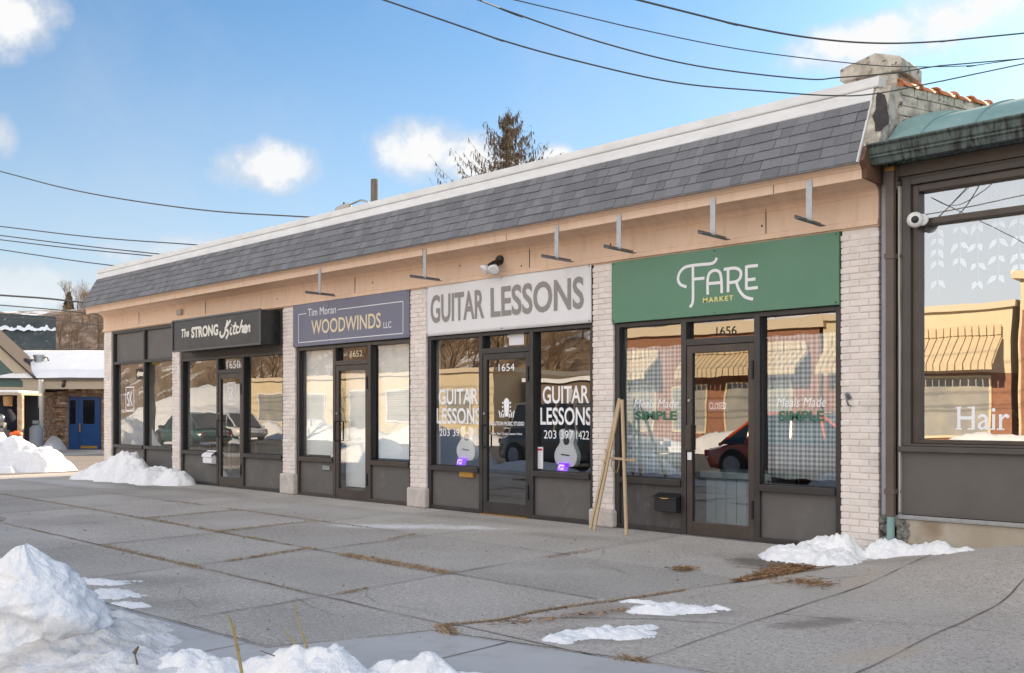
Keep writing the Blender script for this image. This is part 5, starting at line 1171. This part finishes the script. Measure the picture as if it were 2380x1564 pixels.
for i,(px,l) in enumerate(((84,'grey gas bottle beside the restaurant downspout'),(64,'grey gas bottle half hidden behind the orange cooler'))):
    yy=-3.2+.3*i; t=lthing('gas_bottle',l,'gas bottle','gas bottles by the stone wall'); q=MB(); q.lathe((lx(px,yy),yy,-.3),[(.20,0),(.22,.05),(.22,lz(992,yy)+.25),(.12,lz(987,yy)+.28),(.04,lz(985,yy)+.29)],16); q.build('cylinder',GAS,t,smooth=True); q=MB(); q.lathe((lx(px,yy),yy,lz(985,yy)),[(.12,.0),(.13,.1),(.12,.12)],12); q.build('collar',GAS,t)
def lsnow(name,pts,label):
    # snow drifted against the stone wall, local heightfield
    x0,x1,y0,y1=lx(100),lx(175),-1.6,-.06; mb=MB(); nx,ny=46,24
    for j in range(ny+1):
        for i in range(nx+1):
            x=x0+(x1-x0)*i/nx; y=y0+(y1-y0)*j/ny; f=i/nx; z=.75*max(0,1-((f-.22)/.6)**2)*sm(y0,y1-.2,y)+.05*fbm(x*3,y*3,2); mb.v.append((x,y,lz(1047)+z*.9-.05))
    for j in range(ny):
        for i in range(nx): k=j*(nx+1)+i; mb.f.append((k,k+1,k+nx+2,k+nx+1)); mb.m.append(0)
    t=lthing(name,label,'snow pile'); mb.build('drift',SNOWC,t,smooth=True)
lsnow('snow_drift',None,'snow drifted against the stone wall left of the blue door')
# big dark roof and scrub hillside behind
t=lthing('large_roof_building','large dark grey green roof streaked with snow behind the stone restaurant','building')
D2=62.0;
def l2(px,py,D): return ((px-1190)*D/FPX,D-DZ,CAMH+(961-py)*D/FPX)
GR=mat('dark_green_shingle',(.045,.057,.057),.95,(.075,.088,.088),1.2,.8,6,c3=(.2,.22,.23),s3=2.5,thr3=(.62,.72))
a=l2(-60,822,58); b=l2(130,815,58); c=l2(130,736,61); d=l2(-60,724,61)
q=MB(); q.add([a,b,c,d,(a[0]-5,a[1]+9,a[2]-.5),(b[0]-5,b[1]+9,b[2]-.5)],[(0,1,2,3),(3,2,5,4),(1,5,2),(0,3,4)]); rf=q.build('roof',GR,t)
q=MB(); vs=[]; n=60
nrm=(Vector(b)-Vector(a)).cross(Vector(d)-Vector(a)).normalized(); nrm=-nrm if nrm.y>0 else nrm
for i in range(n+1):
    f=i/n; v0=.55+.05*fbm(f*14,3,2)+.02*fbm(f*40,3,2); v1=v0+.10+.09*fbm(f*11,8,5)+.04*fbm(f*40,6,2)
    for v in (v0,v1):
        lo_=Vector(a)+(Vector(b)-Vector(a))*f; hi_=Vector(d)+(Vector(c)-Vector(d))*f; w_=lo_+(hi_-lo_)*v+nrm*.05; vs.append(tuple(w_))
q.add(vs,[(2*i,2*i+2,2*i+3,2*i+1) for i in range(n)]); q.build('roof_snow',SNOW,rf)
q=MB(); q.box(a[0],b[0]-.3,a[1]+.05,a[1]+1.2,-1,a[2]-.08); q.build('wall',CREAM,t)
# hillside
def hill(name,fn,xs,ys,m,parent=None):
    mb=MB(); nx=len(xs); mb.add([(x,y,fn(x,y)) for y in ys for x in xs],[(j*nx+i,j*nx+i+1,(j+1)*nx+i+1,(j+1)*nx+i) for j in range(len(ys)-1) for i in range(nx-1)])
    return struct(mb.build(name,m,smooth=True))
HILLM=mat('brown_scrub_hillside',(.17,.115,.085),.95,(.085,.055,.04),.9,1.0,4,c3=(.78,.79,.83),s3=.16,thr3=(.60,.64),c4=(.26,.19,.14),s4=1.1,thr4=(.45,.6))
def bg_h(x,y):
    # rises away from the street corner behind the restaurant
    s=(x-RO.x)*FW[0]+(y-RO.y)*FW[1]; r=(x-RO.x)*RT[0]+(y-RO.y)*RT[1]
    return -.8+sm(14,50,s)*(11.6-.10*max(0,r+17))*(1 if r<10 else max(0,1-(r-10)/30))+1.2*fbm(x*.06,y*.06,2)*sm(15,40,s)
hill('hillside',bg_h,[-400+6*i for i in range(71)],[-10+5*i for i in range(34)],HILLM)
# bare shrubs on that hillside
def bare_tree(mbt,mbb,base,h,rr,depth=4,spread=.55,tr=.05):
    def grow(p,d,l,r,k):
        n=4; pts=[p]; q=Vector(p); dd=Vector(d)
        for i in range(n):
            dd=(dd+Vector((rr.uniform(-1,1),rr.uniform(-1,1),rr.uniform(-.4,.8)))*.16).normalized(); q=q+dd*l/n; pts.append(tuple(q))
        (mbt if k==depth else mbb).tube(pts,[r*(1-.55*i/n) for i in range(n+1)],6 if k>=depth-1 else 4,cap=False)
        if k<=0: return
        for _ in range(rr.choice((2,3,3))):
            t=rr.uniform(.45,1.0); i=min(n-1,int(t*n)); pp=Vector(pts[i])+(Vector(pts[i+1])-Vector(pts[i]))*(t*n-i)
            nd=(dd+Vector((rr.uniform(-1,1),rr.uniform(-1,1),rr.uniform(-.2,.7)))*spread*1.5).normalized()
            grow(tuple(pp),nd,l*rr.uniform(.55,.78),r*.5,k-1)
        grow(tuple(q),dd,l*.65,r*.42,k-1)
    grow(base,(0,0,1),h*.38,tr*h*.3,depth)
BARK=mat('bare_branches',(.13,.095,.07),.95,(.09,.065,.05),8); BARKT=mat('warm_bare_branches',(.22,.14,.085),.95,(.15,.10,.06),5)
protos=[]
for s in range(3):
    rr=random.Random(40+s); t=thing('bare_tree',(0,0,0),'','tree','bare trees on the hillsides',local=True); a,b=MB(),MB(); bare_tree(a,b,(0,0,0),7,rr,5,.6,.055); a.build('trunk',BARK,t); b.build('branches',BARKT,t); protos.append(t)
used=set()
def place_tree(k,x,y,z,s,label):
    o=protos[k] if k not in used else copy_tree(protos[k]); used.add(k); o.location=(x,y,z); o.scale=(s,s,s); o.rotation_euler=(0,0,rnd(0,6.28)); o['label']=label; return o
rr=random.Random(21)
for i in range(44):
    D=rr.uniform(70,88); px=228 if i==0 else rr.uniform(132,262); q_=dep(px,800,D); h=.8 if i==0 else rr.uniform(.25,.45)
    place_tree(i%3,q_[0],q_[1],bg_h(q_[0],q_[1])-.2,h,'bare twiggy tree touching the far left corner of the mansard roof' if i==0 else 'bare twiggy bush on the hillside behind the restaurant roof')
p=dep(160,712,95); t=thing('small_pine',(p[0],p[1],bg_h(p[0],p[1])),'small dark pine on the skyline left of the shops','tree')
h=max(3,p[2]-bg_h(p[0],p[1])); z0=bg_h(p[0],p[1]); q=MB(); q.tube([(p[0],p[1],z0-.3),(p[0],p[1],z0+h)],[.14,.03],8); q.build('trunk',BARK,t)
q=MB(); rr=random.Random(9)
for i in range(900):
    f=rr.random()**.8; z=z0+h*(.35+.66*f); r=(1-f)*.55+.10; a=rr.uniform(0,6.28); ru=r*math.sqrt(rr.random()); c=Vector((p[0]+math.cos(a)*ru,p[1]+math.sin(a)*ru,z)); s=rr.uniform(.06,.14); d1=Vector((rr.uniform(-1,1),rr.uniform(-1,1),rr.uniform(-1,1))).normalized()*s; d2=d1.orthogonal().normalized()*s*.5
    q.add([c-d1-d2,c+d1-d2,c+d1+d2,c-d1+d2],[(0,1,2,3)])
q.build('foliage',mat('dark_pine_needles',(.035,.05,.025),.9,(.06,.08,.04),3),t)
# ================================================================== ACROSS THE STREET (seen in the shop glass)
CR=mat('cream_stucco',(.76,.64,.44),.8,(.70,.58,.39),1.5); BRK=mat('red_brick_far',(.38,.185,.115),.9,(.30,.14,.085),6,.4,30)
FARG=mat('far_window_glass',(.30,.31,.31),.15,(.45,.43,.38),1.3,spec=.6)
AWN=mat('tan_awning',(.72,.58,.38),.8,(.64,.51,.33),4); TRIMF=mat('pale_cornice',(.72,.60,.44),.7)
FY=-22.9
def far_windows(bld,rects,y,m=FARG,fm=LETTERW):
    for x0,x1,z0,z1 in rects:
        q=MB(); e=.08
        q.box(x0,x0+e,y,y+.06,z0,z1); q.box(x1-e,x1,y,y+.06,z0,z1); q.box(x0+e,x1-e,y,y+.06,z0,z0+e); q.box(x0+e,x1-e,y,y+.06,z1-e,z1); w=q.build('window',fm,bld)
        q=MB(); q.box(x0+e,x1-e,y+.005,y+.03,z0+e,z1-e); q.build('pane',m,w)
def brick_courses(m): return m
t=thing('cream_building',(-38,-25,0),'long cream stucco one storey building across the street','building')
q=MB(); q.box(-49,-26.5,-34,FY-.05,0,3.4); q.build('wall',CR,t); q=MB(); q.box(-49.2,-26.3,-34.1,FY+.12,3.401,3.62); q.build('parapet',TRIMF,t)
far_windows(t,[(-47.5,-44.2,.9,2.6),(-42.5,-40.5,.9,2.6),(-37.8,-35.9,.3,2.7),(-34.6,-32.0,.9,2.6),(-30,-28,.9,2.6)],FY-.05)
t=thing('low_garage',(-22,-26,0),'low brown garage across the street between cream and brick buildings','building')
q=MB(); q.box(-26.2,-19.6,-34,-25,0,2.9); q.build('wall',mat('brown_siding',(.20,.15,.11),.85),t); q=MB(); q.box(-26.3,-19.5,-34.1,-24.8,2.901,3.1); q.build('roof',SNOW,t)
t=thing('brick_shop',(-13,-25,0),'red brick shop with tan awnings across the street','building')
q=MB(); q.box(-19.4,-10.0,-34,FY-.1,0,4.55); q.build('wall',BRK,t); q=MB(); q.box(-19.6,-9.8,-34.1,FY+.08,4.551,4.95); q.build('cornice',TRIMF,t)
far_windows(t,[(-18.8,-17.2,.6,2.6),(-16.4,-14.6,.6,2.6),(-13.8,-11.0,.6,2.6)],FY-.1,fm=CR)
def awning(parent,x0,x1,z0,z1,d):
    q=MB(); n=int((x1-x0)/.22)
    for k in range(n):
        a=x0+(x1-x0)*k/n; b=x0+(x1-x0)*(k+.86)/n
        q.add([(a,FY+.02,z1),(b,FY+.02,z1),(b,FY+d,z0+.28),(a,FY+d,z0+.28),(a,FY+.02,z1-.05),(b,FY+.02,z1-.05),(b,FY+d,z0+.23),(a,FY+d,z0+.23)],[(0,3,2,1),(4,5,6,7),(0,1,5,4),(1,2,6,5),(2,3,7,6),(3,0,4,7)])
        q.box(a,b,FY+d+.001,FY+d+.04,z0,z0+.26); q.box(a,b,FY+.03,FY+.09,z1+.02,z1+.32)
    q.add([(x0,FY+.02,z1-.07),(x1,FY+.02,z1-.07),(x1,FY+d,z0+.2),(x0,FY+d,z0+.2)],[(0,1,2,3)])
    q.build('awning',AWN,parent)
awning(t,-19.2,-16.9,2.8,3.7,.9); awning(t,-15.6,-10.4,2.8,3.7,.9)
t=thing('yellow_awning_shop',(-6,-25,0),'cream and brick shop with long tan awning across the street','building')
q=MB(); q.box(-9.9,-3.6,-34,FY-.12,0,2.7); q.build('wall',BRK,t); q=MB(); q.box(-9.9,-3.6,-34,FY-.10,2.701,4.75); q.build('upper_wall',CR,t); q=MB(); q.box(-10,-3.5,-34.1,FY+.06,4.751,4.95); q.build('cornice',TRIMF,t)
awning(t,-9.7,-3.8,2.75,3.9,.95); far_windows(t,[(-9.3,-7.6,.6,2.6),(-6.6,-4.2,.6,2.6)],FY-.11,fm=CR)
t=thing('tall_cream_shop',(1,-25,0),'taller cream parapet shop across the street','building')
q=MB(); q.box(-3.4,4.5,-34,FY-.1,0,5.6); q.build('wall',CR,t); q=MB(); q.box(-3.6,4.7,-34.1,FY+.12,5.601,5.85); q.build('cornice',TRIMF,t); q=MB(); q.box(-3.3,-1.5,FY-.099,FY+.02,0,4.6); q.build('brick_pier',BRK,t)
awning(t,-1.3,4,2.7,3.7,.9); far_windows(t,[(-1.2,1,.5,2.6),(1.6,3.9,.5,2.6)],FY-.1)
t=thing('white_house',(-19,-42,0),'white gabled house on the slope above the garage across the street','house')
q=MB(); q.box(-24,-15,-47,-40,1.5,5.6); q.build('wall',CR,t); q=MB(); q.prism_x([(-39.5,5.61),(-47.5,5.61),(-43.5,7.6)],-24.4,-14.6); q.build('roof',SNOW,t); far_windows(t,[(-22.5,-21.3,3.4,4.9),(-18.5,-17.2,3.4,4.9)],-40)
# wooded snowy slope behind those buildings
def fh(x,y):
    k=sm(.55,.85,(5.68-x)/max(1,9.5-y)); return -.3+k*(sm(-30,-75,y)*17)+1.0*fbm(x*.07,y*.07,5)*sm(-30,-45,y)
HILL2=mat('winter_woodland_slope',(.27,.18,.11),.95,(.15,.10,.065),1.6,1.0,6,c3=(.80,.81,.85),s3=.42,thr3=(.56,.66),c4=(.34,.24,.15),s4=5,thr4=(.5,.6),thr=(.4,.6))
hill('far_slope',fh,[-150+5*i for i in range(34)],[-34-4*i for i in range(22)][::-1],HILL2)
rr=random.Random(77)
for i in range(120):
    x=rr.uniform(-80,-14); y=rr.uniform(-66,-35)
    place_tree(i%3,x,y,fh(x,y)-.3,rr.uniform(.6,1.3),'bare brown tree on the wooded slope across the street')
for i in range(8):
    x=-50-5*i+rr.uniform(-1,1); y=rr.uniform(-34,-24); place_tree(i%3,x,y,fh(x,y)-.2,rr.uniform(.8,1.2),'bare tree on the snowy lawn across the street')
pile('snow_field',[(-63,-30,14,8,0,3.6,2),(-57,-25,7,4,0,2.0,2)],(-80,-48.5,-40,-20.5),.6,'rising snow covered lawn across the street at the far end',amp=.15,freq=.4,cat='snow field',seed=41)
# ploughed banks along the kerbs
pile('snow_bank',[(-6.8,-7.5,1.4,.5,0,.55,1.8),(-10,-7.7,1.4,.5,0,.25,2),(-13.4,-7.8,2.2,.8,0,.9,1.8),(-16.6,-7.8,1.8,.8,0,.7,2)],(-18.6,-5.0,-9,-6.7),.09,'long ploughed snow bank along the near kerb left of the viewer',amp=.3,freq=1.5,seed=51)
pile('snow_bank',[(-24+4.2*k,-19.9,2.6,.8,0,.5+.3*(k%2),2) for k in range(6)]+[(-46+4.4*k,-19.9,2.8,.9,0,.7+.2*(k%3),2) for k in range(5)],(-50,1,-21.2,-18.8),.16,'long ploughed snow bank along the far kerb',amp=.3,freq=1.2,seed=55)
# parked cars
def car(label,paint,x,y,rz,suv,group='parked cars'):
    t=thing('parked_car',(x,y,.0),label,'car',group,rotz=R(rz)); L_=2.2
    z1=.78 if not suv else .92; zr=1.42 if not suv else 1.68
    st_=[(-2.2,.62,.34,.62),(-2.05,.80,.24,z1-.12),(-1.5,.88,.2,z1-.03),(-.6,.90,.2,z1),(.6,.90,.2,z1),(1.4,.88,.2,z1-.04),(2.0,.80,.22,z1-.16),(2.22,.62,.34,z1-.3)]
    q=MB(); seg=12
    for (xx,hw,zb,zt) in st_:
        ring=[(-hw*.92,zb),(-hw,zb+.12),(-hw,zt-.2),(-hw*.96,zt-.06),(-hw*.86,zt),(0,zt+.02)]; ring=ring+[(-a,b) for a,b in ring[-2::-1]]
        for a,b in ring: q.v.append((xx,a,b))
    n=11
    for i in range(len(st_)-1):
        for k in range(n): q.f.append((i*n+k,(i+1)*n+k,(i+1)*n+(k+1)%n,i*n+(k+1)%n)); q.m.append(0)
    q.f.append(tuple(range(n))); q.m.append(0); o=(len(st_)-1)*n; q.f.append(tuple(o+k for k in range(n-1,-1,-1))); q.m.append(0)
    b=q.build('body',paint,t,smooth=True,bevel=0)
    ro=[(-1.75 if not suv else -2.0,.72,z1-.03),(-1.0 if not suv else -1.55,.62,zr-.06),(-.2,.62,zr),(.35,.60,zr-.03),(1.25,.74,z1-.03)]
    q=MB(); pts=[]
    xsb=[ro[0][0],ro[1][0]-.12,ro[2][0],ro[3][0]+.25,ro[4][0]]
    for (xx,hw,zz),xb in zip(ro,xsb): pts.append([(xb,-.80,z1-.04),(xx,-hw,zz),(xx,0,zz+.03),(xx,hw,zz),(xb,.80,z1-.04)])
    for r_ in pts: q.v+=r_
    for i in range(4):
        for k in range(4):
            q.f.append((i*5+k,(i+1)*5+k,(i+1)*5+k+1,i*5+k+1)); q.m.append(0)
    q.build('windows',CARGLASS,t)
    q=MB()
    for i in range(1,3):
        a,c=pts[i],pts[i+1]; q.add([Vector(a[1])+Vector((0,-.01,.012)),Vector(a[2])+Vector((0,0,.014)),Vector(a[3])+Vector((0,.01,.012)),Vector(c[1])+Vector((0,-.01,.012)),Vector(c[2])+Vector((0,0,.014)),Vector(c[3])+Vector((0,.01,.012))],[(0,3,4,1),(1,4,5,2)])
    for r_ in (0,1,2,3,4):
        for s in(1,3):
            p0=Vector(pts[r_][0 if s==1 else 4]); p1=Vector(pts[r_][s]); sg=-1 if s==1 else 1
            q.tube([p0+Vector((0,sg*.012,0)),p1+Vector((0,sg*.012,.005))],.035,6)
    for s in(1,3):
        q.tube([Vector(pts[i][s])+Vector((0,0,.005)) for i in range(5)],.035,6)
    q.build('roof',paint,t)
    for sx in(-1.38,1.36):
        for sy in(-.83,.83):
            q=MB(); q.lathe((sx,sy,.33),[(.20,-.1),(.32,-.1),(.335,-.07),(.335,.07),(.32,.1),(.20,.1)],22,'y'); w=q.build('wheel',BLACK,t,smooth=False)
            q=MB(); q.lathe((sx,sy,.33),[(.04,-.108),(.19,-.102),(.20,.102),(.04,.108)],16,'y'); q.build('rim',METAL,w)
    for sy in(-.55,.55):
        q=MB(); q.box(2.14,2.215,sy-.16,sy+.16,z1-.32,z1-.2); q.build('headlight',LETTERW,t,bevel=.01)
        q=MB(); q.box(-2.19,-2.10,sy-.15,sy+.15,z1-.3,z1-.16); q.build('tail_light',RED,t,bevel=.01)
    for sy in(-.95,.95):
        q=MB(); q.obox((.95,sy,z1+.03),(.05,0,0),(0,.09,0),(0,0,.06)); q.build('mirror',paint,t,bevel=.015)
    return t
def cp(n,c): return mat(n,c,.25,coat=1.0,spec=.6)
car('dark grey estate car parked beside the near snow bank',cp('grey_paint',(.13,.12,.105)),-9.6,-9.0,2,True)
car('orange red car parked at the near kerb',cp('red_paint',(.62,.11,.035)),-3.3,-9.0,1,False)
car('white saloon car parked across the street by the cream building',cp('white_paint',(.72,.71,.68)),-39.6,-16.6,182,False)
car('teal green car passing in the street',cp('teal_paint',(.02,.09,.085)),-32.6,-10.6,180,False)
# corner signal post with ONE WAY sign
t=thing('signal_post',(-25.2,-5.2,0),'dark green corner post carrying a yellow signal and a ONE WAY sign','signal post')
GP=mat('dark_green_post',(.03,.05,.035),.5)
q=MB(); q.tube([(-25.2,-5.2,0),(-25.2,-5.2,3.3)],.13,14); q.build('post',GP,t)
YEL=mat('signal_yellow',(.70,.50,.05),.5); q=MB(); q.prism_y([(-25.4,3.05),(-25.0,3.05),(-24.9,3.75),(-25.5,3.75)],-5.4,-5.0); q.build('signal_head',YEL,t,bevel=.02)
q=MB(); q.box(-25.75,-24.75,-4.98,-4.965,2.55,2.9); s=q.build('sign_plate',BLACK,t)
q=MB(); y=-4.96
def mtext(body,x0,x1,z0,z1):   # faces +y
    m2=MB(); text(m2,body,0,1,z0,z1,0,bold=.02); q.add([(x1-(x1-x0)*a,y,c) for a,b,c in m2.v],[tuple(f) for f in m2.f])
q.add([(-25.0,y,2.66),(-25.5,y,2.66),(-25.5,y,2.60),(-25.7,y,2.725),(-25.5,y,2.85),(-25.5,y,2.79),(-25.0,y,2.79)],[(0,1,2,3,4,5,6)][::1]); mtext('ONE WAY',-24.97,-24.79,2.68,2.78); q.build('lettering',LETTERW,s)
# tree on the corner lawn, and wires along the street
t=thing('street_tree',(-37,-12.5,0),'wide bare tree with heavy limbs on the opposite corner','tree'); rr=random.Random(12); a,b=MB(),MB(); bare_tree(a,b,(-37,-12.5,0),8,rr,5,.9,.085); a.build('trunk',BARK,t); b.build('branches',BARK,t)
pile('snow_bank',[(-37,-13.2,3.5,1.8,0,.5,2)],(-42,-32,-16,-10.5),.25,'snow mound around the wide bare tree',amp=.3,freq=1,seed=61)
t=thing('street_lamp',(-27.0,-19.2,0),'tall pale steel street lamp across the street','street lamp'); q=MB(); q.tube([(-27,-19.2,0),(-27,-19.2,7.5)],[.1,.06],12); q.build('post',METAL,t); q=MB(); q.tube([(-27,-19.2,7.4),(-27,-18.4,7.9),(-27,-17.2,7.95)],.04,8); q.build('arm',METAL,t); q=MB(); q.box(-27.12,-26.88,-17.3,-16.6,7.88,8.02); q.build('lamp_head',METAL,t,bevel=.03)
for i,(z,y) in enumerate(((6.4,-12.5),(6.9,-12.2),(7.6,-13.0),(5.9,-13.4))):
    q=MB(); q.tube([(x,y+x*.02*(1 if i%2 else -1),z+.35*((x%30)/15-1)**2+.01*x*(i-1)) for x in range(-75,31,3)],.014,6); tag(q.build('overhead_cable',CABLE,smooth=True),['lowest but one','middle','highest','lowest'][i]+' overhead cable running along the middle of the street','cable','overhead cables')
